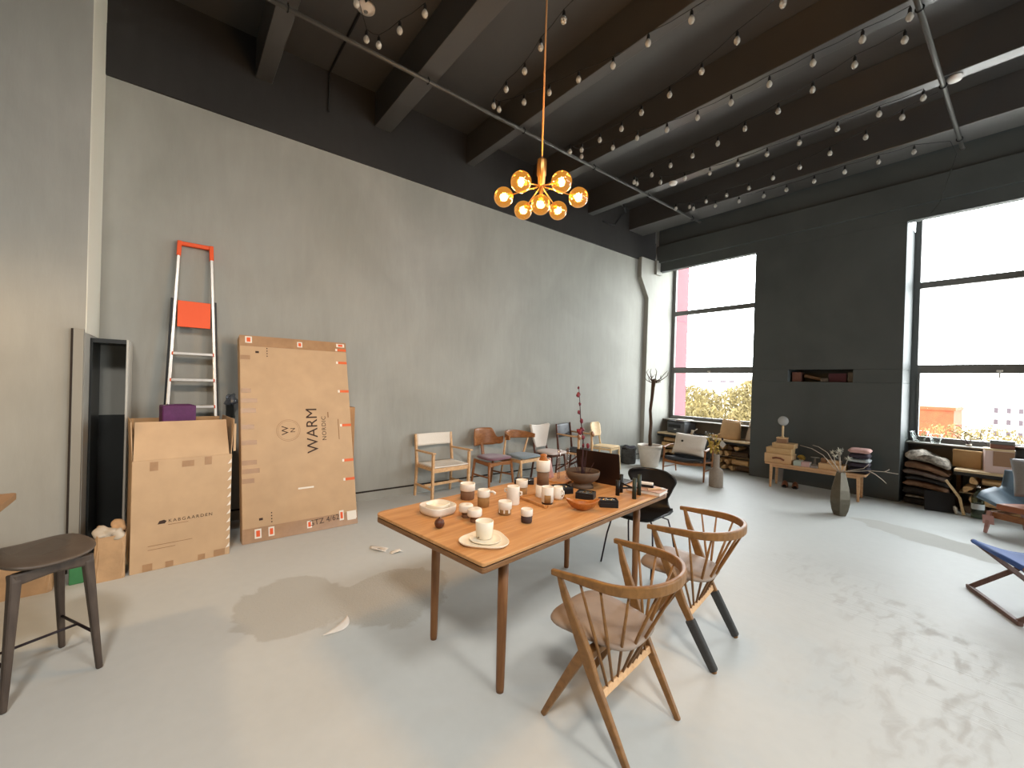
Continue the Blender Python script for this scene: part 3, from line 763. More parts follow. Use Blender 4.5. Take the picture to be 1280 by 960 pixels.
for x in (-0.4, 0.4):
    for y in (-0.45, 0.3):
        MB().lathe([(0.02, 0), (0.03, 0.865)], 12, (x, y, 0)).build('leg', 'dark_stool_wood', t)

# ------------------------------------------------------------------ left corner: cabinet, cartons, ladder, bags
t = thing('tall_cabinet', 'tall narrow charcoal cabinet carcass standing open in the left corner', 'cabinet', (-5.375, -0.546, 0))
D, Wd, Hc = 0.47, 0.235, 1.835
MB().span((0, 0.014, 0.05), (0.012, Wd - 0.014, 1.16)).build('back_panel', 'charcoal_board', t)
MB().span((0, 0, 0), (D, 0.014, Hc)).build('side_panel', 'charcoal_board', t)
MB().span((0, Wd - 0.014, 0), (D, Wd, Hc)).build('side_panel', 'lit_cabinet_side', t)['label'] = 'side panel with outer face painted pale as if lit'  # charcoal cabinet; window light on this side is painted in as a pale tone
MB().span((0.012, 0.014, Hc - 0.035), (D, Wd - 0.014, Hc)).build('top_panel', 'charcoal_board', t)
MB().span((0.012, 0.014, 0), (D, Wd - 0.014, 0.05)).build('bottom_panel', 'charcoal_board', t)

def MF(o, ex, ey, n):   # frame matrix: local x->ex, y->ey, z->n at origin o
    return Matrix(((ex.x, ey.x, n.x, o.x), (ex.y, ey.y, n.y, o.y), (ex.z, ey.z, n.z, o.z), (0, 0, 0, 1)))
# open carton in front
t = thing('open_carton', 'open brown carton with raised flaps standing in front of the ladder', 'box', (-4.36, 0.085, 0), math.radians(5.5))
bx, by, bh, th = 0.57, 0.65, 0.875, 0.008     # depth to the wall side is -x
m = MB(); m.span((-th, -by / 2, 0), (0, by / 2, bh)); m.span((-bx, -by / 2, 0), (-bx + th, by / 2, bh))
m.span((-bx + th, -by / 2, 0), (-th, -by / 2 + th, bh)); m.span((-bx + th, by / 2 - th, 0), (-th, by / 2, bh)); m.span((-bx + th, -by / 2 + th, 0), (-th, by / 2 - th, th))
m.build('body', 'cardboard', t, bevel=0.003)
def flap(name, p0, p1, up, mat='cardboard', taper=0.0, thk=0.006):
    p0, p1, up = V(p0), V(p1), V(up); e = (p1 - p0); n = e.cross(up).normalized() * thk
    q = [p0, p1, p1 + up - e * taper, p0 + up + e * taper]
    mm = MB(); a = [mm.bm.verts.new(x - n / 2) for x in q]; b = [mm.bm.verts.new(x + n / 2) for x in q]
    for i in range(4): mm.bm.faces.new((a[i], a[(i + 1) % 4], b[(i + 1) % 4], b[i]))
    mm.bm.faces.new(a[::-1]); mm.bm.faces.new(b)
    return mm.build(name, mat, t)
flap('front_flap', (-0.004, -by / 2 + 0.006, bh), (-0.004, by / 2 - 0.02, bh), (-0.12, 0, 0.29), taper=0.015)
flap('rear_flap', (-bx + 0.004, -by / 2, bh), (-bx + 0.004, by / 2, bh), (-0.02, 0, 0.285), 'cardboard_inner')
flap('side_flap', (-bx + 0.01, -by / 2 + 0.003, bh), (-0.05, -by / 2 + 0.003, bh), (0, -0.012, 0.30), taper=0.03)
flap('side_flap', (-bx + 0.01, by / 2 - 0.003, bh), (-0.02, by / 2 - 0.003, bh), (0.0, 0.02, 0.30), taper=0.03)
flap('side_flap_edge', (-0.02, by / 2 + 0.012, bh + 0.02), (-0.02, by / 2 + 0.03, bh + 0.02), (0.0, 0.0, 0.24))
fx = 0.0008
def onfront(name, y0, y1, z0, z1, mat):
    return MB().span((0.0, y0, z0), (0.0016, y1, z1)).build(name, mat, t)
for y0, y1, z0, z1 in ((-0.22, -0.17, 0.79, 0.86), (0.13, 0.18, 0.80, 0.868), (-0.02, 0.06, 0.80, 0.85)):
    onfront('packing_tape', y0, y1, z0, z1, 'brown_tape')
for y0, y1, z0, z1 in ((-0.25, -0.19, 0.005, 0.06), (-0.11, -0.06, 0.005, 0.05), (0.10, 0.15, 0.005, 0.05), (0.21, 0.29, 0.005, 0.06)):
    onfront('packing_tape', y0, y1, z0, z1, 'brown_tape')
mz = MB()
for k in range(11):
    z = 0.06 + k * 0.073
    mz.prism([(by / 2 - 0.03, z), (by / 2 - 0.002, z + 0.008), (by / 2 - 0.002, z + 0.045)], 0, 0.0014, MX)
mz.build('torn_tape_edge', 'white_label', t)
FR = MF(V((0.001, 0.03, 0.375)), V((0, 1, 0)), V((0, 0, 1)), V((1, 0, 0)))
text_mesh('printed_lettering', 'KABGAARDEN', 0.036, 'carton_ink', t, FR @ Matrix.Translation((0.018, 0, 0)), spacing=1.35)
lg = MB(); lg.prism([(-0.165, 0.36), (-0.12, 0.36), (-0.108, 0.378), (-0.125, 0.39), (-0.155, 0.384)], 0, 0.001, MX, c=(0, 0, 0)); lg.build('printed_emblem', 'carton_ink', t)
onfront('printed_line', -0.10, 0.03, 0.344, 0.347, 'faint_ink')
for z in (0.195, 0.165): onfront('printed_line', -0.22, 0.06 if z > 0.18 else -0.05, z, z + 0.003, 'faint_ink')
# purple box standing in the open carton, and wrapped roll behind
t = thing('purple_box', 'crumpled purple cardboard box poking out of the open carton', 'box', (-4.66, 0.03, 0.009), math.radians(8))
MB().span((-0.09, -0.115, 0), (0.09, 0.115, 1.28)).build('body', 'purple_card', t, bevel=0.01)
MB().span((-0.06, -0.07, 1.28), (0.06, 0.09, 1.286)).build('lid', 'purple_card', t, bevel=0.002)
t = thing('wrapped_roll', 'dark cardboard roll with clear plastic end, wedged between the ladder and the tall carton', 'roll', (-5.28, 0.46, 0))
MB().lathe([(0.035, 0), (0.035, 1.25)], 14).build('roll', 'charcoal_board', t)
MB().blob((0, 0, 1.30), (0.055, 0.05, 0.06), 5, 0.35, 3, freq=5).build('plastic_film', 'film_plastic', t)

# the tall flat carton leaning on the wall
lean = math.atan2(0.56, 1.98)
t = thing('tall_carton', 'tall flat furniture carton with orange tape leaning against the plaster wall', 'box', (-4.553, 1.05, 0), math.radians(1.2))
cw, chh, cth = 1.06, 2.05, 0.14
R_ = Matrix.Rotation(-lean, 3, 'Y')
def LM(x, y, z): return R_ @ V((x, y, z))
EX, EY, EN = V((0, 1, 0)), R_ @ V((0, 0, 1)), R_ @ V((1, 0, 0))
def slab(name, y0, y1, z0, z1, x0, x1, mat, bev=0.0):
    m = MB(); m.box(LM((x0 + x1) / 2, (y0 + y1) / 2, (z0 + z1) / 2), (abs(x1 - x0), abs(y1 - y0), abs(z1 - z0)), M=R_)
    return m.build(name, mat, t, bevel=bev)
slab('body', -cw / 2, cw / 2, 0.0, chh, -cth, 0, 'cardboard', 0.006)
slab('top_tape', -cw / 2, cw / 2, chh - 0.115, chh, 0, 0.0016, 'brown_tape')
slab('bottom_tape', -cw / 2, cw / 2, 0.003, 0.135, 0, 0.0016, 'brown_tape')
def U(u): return -cw / 2 + u * cw
def Z(v): return chh * (1 - v)
for v in (0.115, 0.285, 0.335, 0.385, 0.465, 0.54, 0.635, 0.675, 0.72):
    slab('brown_tape_strip', U(0.005), U(0.115 + 0.03 * math.sin(v * 40)), Z(v) - 0.022, Z(v) + 0.022, 0, 0.0016, 'brown_tape')
for v in (0.045, 0.12, 0.285, 0.475, 0.665, 0.765):
    a = slab('orange_tape_strip', U(0.905), U(0.998), Z(v) - 0.014, Z(v) + 0.014, 0, 0.0018, 'orange_tape')
    slab('white_tape_mark', U(0.885), U(0.905), Z(v) - 0.014, Z(v) + 0.014, 0, 0.0018, 'white_label')
def sticker(u, v, w, h):
    slab('sticker', U(u) - w / 2, U(u) + w / 2, Z(v) - h / 2, Z(v) + h / 2, 0.0016, 0.0024, 'white_label')
    slab('sticker_print', U(u) - w * 0.28, U(u) + w * 0.28, Z(v) - h * 0.33, Z(v) + h * 0.33, 0.0024, 0.003, 'orange_label')
for u, v, w, h in ((0.075, 0.022, 0.06, 0.07), (0.53, 0.03, 0.05, 0.06), (0.94, 0.018, 0.09, 0.04), (0.12, 0.962, 0.055, 0.085), (0.225, 0.962, 0.05, 0.085), (0.545, 0.962, 0.045, 0.07), (0.845, 0.945, 0.045, 0.10), (0.945, 0.95, 0.10, 0.08)):
    sticker(u, v, w, h)
slab('white_label', U(0.90), U(0.985), Z(0.975), Z(0.935), 0.0024, 0.0032, 'white_label')
def face_M(u, v, turn=90, off=0.0012):
    o = LM(off, U(u), Z(v)); a = math.radians(turn); c, s = math.cos(a), math.sin(a)
    ex = EX * c + EY * s; ey = -EX * s + EY * c
    return MF(o, ex, ey, EN)
text_mesh('printed_lettering', 'WARM', 0.158, 'carton_ink', t, face_M(0.615, 0.495))
text_mesh('printed_lettering', 'NORDIC', 0.062, 'carton_ink', t, face_M(0.725, 0.487), spacing=1.15)
lg = MB(); n = 40; lo, li = [], []
M4 = face_M(0.395, 0.49)
for k in range(n):
    a0, a1 = 2 * PI * k / n, 2 * PI * (k + 1) / n
    for r_a, r_b in ((0.112, 0.109), (0.098, 0.096)):
        q = [M4 @ V((r * math.cos(a), r * math.sin(a), 0)) for r, a in ((r_a, a0), (r_a, a1), (r_b, a1), (r_b, a0))]
        lg.bm.faces.new([lg.bm.verts.new(x) for x in q])
lg.build('emblem_ring', 'faint_ink', t)
text_mesh('emblem_letter', 'W', 0.092, 'carton_ink', t, M4 @ Matrix.Translation((0, 0.028, 0)))
text_mesh('emblem_letter', 'N', 0.066, 'carton_ink', t, M4 @ Matrix.Translation((0.0, -0.042, 0)))
for u, v in ((0.145, 0.085), (0.145, 0.90)):
    slab('printed_mark', U(u) - 0.016, U(u) + 0.016, Z(v) - 0.011, Z(v) + 0.011, 0, 0.001, 'carton_ink')
    for k in range(4): slab('printed_mark', U(u + 0.085) - 0.005, U(u + 0.085) + 0.005, Z(v) - 0.045 + k * 0.028, Z(v) - 0.033 + k * 0.028, 0, 0.001, 'carton_ink')
slab('printed_mark', U(0.765), U(0.775), Z(0.43), Z(0.40), 0, 0.001, 'faint_ink'); slab('printed_mark', U(0.865), U(0.872), Z(0.55), Z(0.44), 0, 0.001, 'faint_ink')
text_mesh('handwritten_mark', 'GTZ 4/62', 0.075, 'carton_ink', t, face_M(0.68, 0.955, 4, 0.0022))
slab('torn_patch', U(0.46), U(0.60), Z(0.787), Z(0.779), 0, 0.001, 'white_label'); 
# a second carton behind it
t = thing('rear_carton', 'brown carton hidden behind the tall leaning one, only its edge showing', 'box', (-5.12, 1.20, 0), math.radians(0.5))
MB().span((-0.11, -0.46, 0), (0.06, 0.482, 1.22)).build('body', 'cardboard_worn', t, bevel=0.004)
MB().span((0.0601, -0.46, 0.5), (0.0617, 0.482, 0.56)).build('packing_tape', 'brown_tape', t)

# step ladder
t = thing('step_ladder', 'aluminium step ladder with orange top bar leaning against the wall', 'ladder', (-5.3, 0.142, 0), 0)
def lad(z, s, back=0.0):   # point on a rail at height z
    k = z / 2.85
    return V((0.255 - 0.30 * k - back, s * (0.232 - 0.104 * k), z))
for s in (-1, 1):
    MB().strip([lad(0.0, s), lad(1.4, s), lad(2.78, s)], 0.026, 0.05, up=(1, 0, 0)).build('side_rail', 'aluminium', t, bevel=0.004)
    MB().strip([lad(2.72, s), lad(2.87, s)], 0.036, 0.058, up=(1, 0, 0)).build('rail_cap', 'ladder_orange', t, bevel=0.006)
    MB().strip([lad(0.02, s * 1.05, 0.075), lad(2.3, s * 1.16, 0.055)], 0.024, 0.035, up=(1, 0, 0)).build('rear_leg', 'black_metal', t, bevel=0.003)
MB().strip([lad(2.85, -1), lad(2.85, 1)], 0.045, 0.04, up=(0, 0, 1)).build('top_bar', 'ladder_orange', t, bevel=0.008)
for z in (0.22, 0.475, 0.73, 0.985, 1.24, 1.50, 1.755):
    a, b_ = lad(z, -1), lad(z, 1)
    st = MB().strip([a + V((0.01, 0.012, 0)), b_ + V((0.01, -0.012, 0))], 0.085, 0.028).build('step', 'aluminium', t, bevel=0.004)
    for s, p in ((1, a), (-1, b_)):
        MB().box(p + V((0.03, s * 0.012, 0)), (0.03, 0.02, 0.03)).build('step_bracket', 'ladder_orange', st, bevel=0.003)
a0, a1 = lad(2.02, 0), lad(2.27, 0)
MB().box((a0 + a1) / 2 + V((0.03, 0, 0)), (0.012, 0.262, 0.26), M=Matrix.Rotation(-0.12, 3, 'Y')).build('platform', 'ladder_orange', t, bevel=0.004)
for s in (-1, 1):
    MB().strip([lad(1.95, s * 1.0, 0.02), lad(1.95, s * 1.12, 0.06)], 0.012, 0.02).build('hinge', 'black_metal', t)

# paper bags
def paper_bag(label, loc, rz, w, d, h, seed, fill):
    t = thing('paper_bag', label, 'bag', loc, math.radians(rz), 'paper bags by the near wall')
    rnd = random.Random(seed); n = 28
    ring = rrect(w, d, 0.025, 6)
    rows = []
    for k in range(9):
        v = k / 8; row = []
        for i, (x, y) in enumerate(ring):
            q = 1 + 0.03 * math.sin(i * 0.9 + v * 6 + seed) * (0.3 + v) + 0.02 * math.sin(i * 2.3 - v * 9)
            row.append(V((x * q, y * q, h * v + (0.018 * math.sin(i * 0.7 + seed) if k == 8 else 0))))
        rows.append(row)
    m = MB(); m.rings(rows, False, False, False)
    inner = [[V((p.x * 0.965, p.y * 0.965, p.z)) for p in r] for r in rows[::-1]]
    m.rings([rows[-1]] + inner[:6], False, False, False); m.prism(ring, 0, 0.004)
    m.build('bag', 'kraft_paper', t)
    for k, (x, y, z, r, mat) in enumerate(fill):
        MB().blob((x, y, z), r, seed + k, 0.3, 3, freq=4.5).build('wadding', mat, t)
    return t
paper_bag('kraft paper bag of crumpled packing paper between the cabinet and the open carton', (-4.385, -0.352, 0), 4, 0.16, 0.17, 0.33, 3,
          [(0.0, -0.03, 0.34, (0.07, 0.05, 0.045), 'crumpled_paper'), (-0.02, 0.04, 0.365, (0.06, 0.05, 0.05), 'kraft_paper'), (0.03, 0.02, 0.33, (0.05, 0.05, 0.04), 'crumpled_paper'), (-0.03, -0.06, 0.35, (0.03, 0.02, 0.05), 'kraft_paper')])
paper_bag('kraft paper bag on the floor behind the bar stool', (-4.40, -0.80, 0), 2, 0.18, 0.30, 0.30, 9, [(0, 0.0, 0.27, (0.07, 0.1, 0.05), 'kraft_paper')])
t = thing('green_carton', 'small green paper carton on the floor between the two kraft bags', 'box', (-4.40, -0.53, 0), math.radians(5))
MB().span((-0.035, -0.04, 0), (0.035, 0.04, 0.17)).build('body', 'green_paper', t, bevel=0.006)
MB().prism([(-0.035, 0.17), (0.035, 0.17), (0.006, 0.215), (-0.006, 0.215)], -0.038, 0.038, Matrix(((1, 0, 0), (0, 0, 1), (0, 1, 0)))).build('folded_top', 'green_paper', t)

# loose paint flakes on the floor
for k, (x, y, r, a) in enumerate(((-3.765, 1.50, 0.12, 0.3), (-3.60, 1.60, 0.07, 1.2), (-2.70, 0.86, 0.13, 2.2))):
    m = MB(); rnd = random.Random(k + 40); rr = [r * rnd.uniform(0.55, 1) for _ in range(9)]
    if k == 2:
        m.sheet(lambda u, v: V((0.24 * (u - 0.5), 0.05 * (v - 0.5) * math.sin(PI * u) + 0.06 * (u - 0.5) ** 2 * 4, 0.004 + 0.018 * v * math.sin(PI * u))), 10, 3, 0.002)
    else:
        m.sheet(lambda u, v: V(((0.15 + 0.85 * v) * rr[int(u * 8) % 9] * math.cos(2 * PI * u), 0.6 * (0.15 + 0.85 * v) * rr[int(u * 8) % 9] * math.sin(2 * PI * u), 0.003 + (0.022 if k == 1 else 0.012) * max(0, math.sin(2 * PI * u * 1.5)) * v)), 8, 3, 0.002)
    o = m.build('paint_flake', 'white_label' if k == 1 else 'near_wall_trim' if k > 5 else 'pot_glaze', None, loc=(x, y, 0)); o.rotation_euler = (0, 0, a)
    tag(o, ('wide peeling paint flake on the floor near the tall carton', 'curled small paint flake at the right tip of the wide flake', 'long curled sliver of paint lying at the edge of the bare floor patch')[k], 'paint flake')
# ------------------------------------------------------------------ things on the table
def ft(x, y, r):
    d = V((x, y, 0)).normalized(); return (x + d.x * r, y + d.y * r, TZ)
def item(name, label, cat, x, y, r, rz=0.0, group=None, dz=0.0):
    p = ft(x, y, r); return thing(name, label, cat, (p[0], p[1], TZ + dz), rz, group)
FACE = math.radians(-49)        # direction in which table things face the room's near side
def cup(t, r, h, split, body='stoneware', base='raw_clay_brown', inner='coffee_inside', taper=0.94, flip=False, drip=False):
    """thrown cup: raw clay below the split height, glazed above"""
    z1 = h * split; e = 0.004
    MB().lathe([(0.001, 0), (r * taper * 0.9, 0), (r * taper * 0.96, 0.004), (r * taper, z1)], 28).build('base', base, t)
    MB().lathe([(r * taper, z1), (r * 1.0, z1 + 0.003), (r, h - 0.003), (r - 0.002, h), (r - e, h - 0.002), (r - e - 0.001, z1 + 0.006), (0.001, z1 + 0.004)], 28, caps=False).build('glazed_rim', body, t)
    if inner: MB().lathe([(0.001, h * 0.55), (r - e - 0.001, h * 0.55)], 24, caps=False).build('liquid', inner, t)
G = 'stoneware set out on the dining table'
# white bowls nested
t = item('serving_bowl', 'low soft-cornered white stoneware bowl near the left table edge, holding another', 'bowl', -2.253, 1.259, 0.09, 0.2)
def sq(r, e=0.62, n=36): return [(r * math.copysign(abs(math.cos(a)) ** e, math.cos(a)), r * math.copysign(abs(math.sin(a)) ** e, math.sin(a))) for a in [2 * PI * i / n for i in range(n)]]
def sqbowl(parent, r, h, mat, name='bowl', z=0.0):
    m = MB(); rows = []
    for rr, zz in ((0.80, 0.0), (0.90, 0.006), (0.98, h * 0.35), (1.0, h * 0.9), (0.985, h), (0.95, h * 0.97), (0.93, h * 0.5), (0.85, 0.016), (0.3, 0.012)):
        rows.append([V((x, y * 0.97, zz + z)) for x, y in sq(r * rr)])
    return m.rings(rows, True, False, True).build(name, mat, parent)
sqbowl(t, 0.102, 0.056, 'stoneware')
t = item('small_bowl', 'small white bowl nested inside the low white bowl', 'bowl', -2.253, 1.259, 0.09, 0.5, dz=0.0155)
sqbowl(t, 0.066, 0.048, 'stoneware_cream')
# turned wood ball
t = item('wooden_ball', 'small dark turned wooden ball in front of the low white bowl', 'ornament', -2.066, 1.167, 0.027)
MB().lathe([(0.001, 0), (0.013, 0.001), (0.024, 0.012), (0.0285, 0.028), (0.024, 0.043), (0.013, 0.052), (0.004, 0.055), (0.003, 0.06), (0.001, 0.061)], 24).build('ball', 'walnut', t)
# mugs
t = item('stoneware_mug', 'large straight mug with white rim and dark brown lower half, at the back left', 'mug', -2.46, 1.603, 0.05, group=G)
cup(t, 0.053, 0.112, 0.55)
t = item('stoneware_jug', 'brown and white stoneware jug with a side handle', 'jug', -2.263, 1.601, 0.04, math.radians(40), G)
cup(t, 0.042, 0.112, 0.58, base='raw_clay_ochre')
MB().tube([(0.04, 0, 0.10), (0.062, 0, 0.103), (0.078, 0, 0.094), (0.074, 0, 0.084)], [0.007, 0.008, 0.008, 0.006], 10).build('handle', 'stoneware', t)
for (x, y), lb in (((-2.148, 1.392), 'left one of the two mushroom-shaped stoneware shakers, partly hidden'), ((-2.047, 1.388), 'front one of the two mushroom-shaped stoneware shakers')):
    t = item('stoneware_shaker', lb, 'shaker', x, y, 0.022, group='mushroom shakers')
    MB().lathe([(0.001, 0), (0.022, 0), (0.024, 0.006), (0.024, 0.036)], 24).build('foot', 'raw_clay_brown', t)
    MB().lathe([(0.024, 0.036), (0.040, 0.037), (0.043, 0.042), (0.043, 0.074), (0.040, 0.079), (0.012, 0.080), (0.006, 0.074), (0.001, 0.073)], 28, caps=False).build('cap', 'stoneware', t)
# plate, saucer, cup
def tri_plate(parent, r, h, mat, name, z=0.0, rz=0.0, k=0.22):
    m = MB(); rows = []
    for rr, zz in ((0.55, 0.0), (0.9, 0.001), (0.985, h * 0.6), (1.0, h), (0.975, h * 0.96), (0.93, h * 0.45), (0.6, h * 0.35), (0.1, h * 0.33)):
        rows.append([V((r * rr * (1 + k * math.cos(3 * a + rz) * 0.5) * math.cos(a), r * rr * (1 + k * math.cos(3 * a + rz) * 0.5) * math.sin(a), zz + z)) for a in [2 * PI * i / 48 for i in range(48)]])
    return m.rings(rows, True, False, True).build(name, mat, parent)
t = item('stoneware_plate', 'rounded three-sided white stoneware plate at the front table corner', 'plate', -1.694, 1.215, 0.105, 0.4)
tri_plate(t, 0.125, 0.018, 'stoneware_cream', 'plate', rz=0.5)
cx, cy = -1.755, 1.262
t = item('stoneware_saucer', 'small cream saucer lying on the three-sided plate', 'saucer', cx, cy, 0.035, 0.0, dz=0.0075)
tri_plate(t, 0.083, 0.011, 'stoneware_cream', 'saucer', k=0.05)
t = item('cream_cup', 'cream handleless cup standing on the saucer at the front corner', 'cup', -1.764, 1.259, 0.046, dz=0.0125)
MB().lathe([(0.001, 0), (0.038, 0), (0.042, 0.004), (0.046, 0.05), (0.0475, 0.088), (0.0455, 0.0895), (0.043, 0.086), (0.041, 0.01), (0.001, 0.008)], 32, caps=False).build('cup', 'stoneware_cream', t)
MB().box((0.012, -0.0432, 0.012), (0.008, 0.0016, 0.005), rz=0.27).build('maker_mark', 'raw_clay_dark', t)
# white lidded jug
t = item('lidded_jug', 'plain white stoneware jug with two small loop ears', 'jug', -2.199, 1.799, 0.043, math.radians(40), G)
MB().lathe([(0.001, 0), (0.043, 0), (0.0455, 0.004), (0.044, 0.10), (0.043, 0.119), (0.041, 0.122), (0.038, 0.118), (0.037, 0.08), (0.001, 0.08)], 28, caps=False).build('body', 'stoneware', t)
for s, z in ((1, 0.072), (-1, 0.088)):
    MB().tube([(s * 0.043, 0, z + 0.014), (s * 0.058, 0, z + 0.012), (s * 0.060, 0, z - 0.004), (s * 0.044, 0, z - 0.012)], 0.006, 8).build('ear', 'stoneware', t)
t = item('stoneware_cup', 'white-rimmed cup with a glaze drip over its ochre base, mid table', 'cup', -2.054, 1.618, 0.042, math.radians(-50), G)
cup(t, 0.0435, 0.082, 0.42, base='raw_clay_ochre', inner=None)
for a, w in ((0.1, 0.010), (0.9, 0.012), (-0.8, 0.009)):
    MB().box((0.041 * math.cos(a), 0.041 * math.sin(a), 0.026), (0.004, w, 0.026), rz=a).build('glaze_drip', 'stoneware', t, bevel=0.0015)
t = item('espresso_cup', 'small cup with white rim and near-black base, nearest the table centre', 'cup', -1.866, 1.634, 0.034, group=G)
cup(t, 0.036, 0.08, 0.52, base='raw_clay_dark', inner=None)
t = item('tall_mug', 'tall mug with ochre lower half beside the dark jewellery tray', 'mug', -2.33, 1.985, 0.04, group=G)
cup(t, 0.043, 0.118, 0.55, base='raw_clay_ochre')
# wooden tray
t = thing('wooden_tray', 'rectangular wooden tray with low lips carrying the carafe and a cup', 'tray', (-2.158, 2.078, TZ), math.radians(-2))
trw, trl = 0.30, 0.285
MB().prism(rrect(trw, trl, 0.02, 4), 0, 0.008).build('tray_base', 'tray_wood', t, bevel=0.002)
for s in (-1, 1):
    MB().strip([(s * (trw / 2 - 0.006), -trl / 2 + 0.02, 0.011), (s * (trw / 2 - 0.006), trl / 2 - 0.02, 0.011)], 0.012, 0.018).build('tray_lip', 'tray_wood', t, bevel=0.003)
    MB().strip([(-trw / 2 + 0.02, s * (trl / 2 - 0.006), 0.011), (trw / 2 - 0.02, s * (trl / 2 - 0.006), 0.011)], 0.012, 0.018).build('tray_lip', 'tray_wood', t, bevel=0.003)
# carafe
t = item('tall_carafe', 'tall banded carafe of white and ochre stoneware with a wooden stopper', 'carafe', -2.198, 2.068, 0.05, dz=0.0085)
MB().lathe([(0.001, 0), (0.049, 0), (0.051, 0.004), (0.050, 0.088)], 28).build('base', 'stoneware', t)
MB().lathe([(0.044, 0.088), (0.044, 0.185)], 28).build('clay_band', 'raw_clay_brown', t)
MB().lathe([(0.046, 0.185), (0.050, 0.187), (0.050, 0.262), (0.046, 0.268), (0.043, 0.262), (0.001, 0.26)], 28, caps=False).build('neck', 'stoneware', t)
MB().lathe([(0.030, 0.255), (0.032, 0.268), (0.022, 0.292), (0.026, 0.302), (0.014, 0.31), (0.001, 0.311)], 20).build('stopper', 'bird_wood', t)
t = item('milk_jug', 'small round white jug tucked behind the tall carafe', 'jug', -2.098, 2.122, 0.045, dz=0.0085)
MB().lathe([(0.001, 0), (0.034, 0), (0.042, 0.02), (0.043, 0.055), (0.034, 0.078), (0.031, 0.09), (0.029, 0.088), (0.031, 0.076), (0.001, 0.07)], 24, caps=False).build('body', 'stoneware', t)
MB().tube([(0.037, 0, 0.07), (0.056, 0, 0.066), (0.06, 0, 0.045), (0.042, 0, 0.03)], 0.0055, 8).build('handle', 'stoneware', t)
t = item('tray_mug', 'mug with ochre front panel standing on the front edge of the wooden tray', 'mug', -2.058, 1.983, 0.04, math.radians(-30), G, dz=0.0085)
cup(t, 0.041, 0.116, 0.10, base='raw_clay_dark')
MB().sheet(lambda u, v: V((0.0415 * math.cos(-0.75 + 1.1 * u), 0.0415 * math.sin(-0.75 + 1.1 * u), 0.012 + 0.052 * v)), 10, 2, 0.002).build('clay_panel', 'raw_clay_ochre', t)
# wooden bird bowl
t = thing('bird_bowl', 'carved wooden bird-shaped bowl at the right table edge', 'bowl', (-1.862, 2.118, TZ), math.radians(52))
def bird(u, v):
    a = 2 * PI * u; x = math.cos(a); y = math.sin(a)
    pr = [(0.12, 0.0), (0.30, 0.002), (0.62, 0.018), (0.86, 0.04), (1.0, 0.058), (0.93, 0.058), (0.6, 0.032), (0.15, 0.024)]
    k = v * (len(pr) - 1); i = min(int(k), len(pr) - 2); f = k - i
    r, z = [pr[i][q] * (1 - f) + pr[i + 1][q] * f for q in (0, 1)]
    px = 0.096 * r * x * (1 + 0.22 * abs(x) ** 3); py = 0.05 * r * y * (1 - 0.45 * abs(x) ** 3)
    return V((px, py, z + 0.022 * r * max(0, -x) ** 3 * (z / 0.058) + 0.026 * r * max(0, x) ** 4 * (z / 0.058)))
m = MB(); m.rings([[bird(i / 36, j / 14) for i in range(36)] for j in range(15)], True, False, True); m.build('bowl', 'bird_wood', t)
# jewellery boxes
def jewel(label, x, y, r, w, d, h, rz, lid=False, pieces=4, tilt=0, pat=0):
    t = item('jewellery_box', label, 'box', x, y, r, rz, 'black jewellery boxes')
    m = MB(); e = 0.006
    m.span((-w / 2, -d / 2, 0), (w / 2, d / 2, h * 0.6)); m.span((-w / 2, -d / 2, h * 0.6), (-w / 2 + e, d / 2, h)); m.span((w / 2 - e, -d / 2, h * 0.6), (w / 2, d / 2, h))
    m.span((-w / 2 + e, -d / 2, h * 0.6), (w / 2 - e, -d / 2 + e, h)); m.span((-w / 2 + e, d / 2 - e, h * 0.6), (w / 2 - e, d / 2, h)); m.build('tray', 'black_box', t, bevel=0.002)
    pad_ = MB().box((0, 0, h * 0.72), (w - 2 * e - 0.004, d - 2 * e - 0.004, h * 0.2), M=rot('X', tilt)).build('velvet_insert', 'black_velvet', t, bevel=0.003)
    if lid:
        MB().box((0, d / 2 + 0.012, h + 0.05), (w, 0.012, 0.13), M=rot('X', -16)).build('lid', 'black_box', t, bevel=0.002)
    for k in range(pieces):
        px = -w * 0.32 + w * 0.64 * (k + 0.5) / pieces; py = (0.012 if k % 2 else -0.012)
        mt = 'gold' if (k + pat) % 2 == 0 else 'silver'
        j = MB()
        j.tube([(px + 0.010 * math.cos(a), py + 0.010 * math.sin(a), h * 0.83 + 0.0025) for a in [2 * PI * q / 12 for q in range(12)]], 0.0018, 6, closed=True)
        j.blob((px, py + 0.011, h * 0.83 + 0.004), (0.0045, 0.0045, 0.004), k, 0.05, 2)
        j.build('earring', mt, t)
    return t
jewel('open black jewellery box with raised lid at the far left edge of the table', -2.60, 2.24, 0.06, 0.16, 0.10, 0.035, math.radians(48), lid=False, pieces=5, pat=1)
jewel('black jewellery box with silver earrings between carafe and brown bowl', -2.215, 2.285, 0.07, 0.13, 0.12, 0.05, math.radians(70), pieces=3, pat=1, lid=False)
jewel('black jewellery box in front of the brown bowl', -2.02, 2.327, 0.06, 0.13, 0.11, 0.045, math.radians(30), pieces=4, pat=1)
jewel('black earring box with two gold studs at the right table edge', -1.804, 2.307, 0.045, 0.125, 0.085, 0.05, math.radians(48), pieces=4, pat=0)
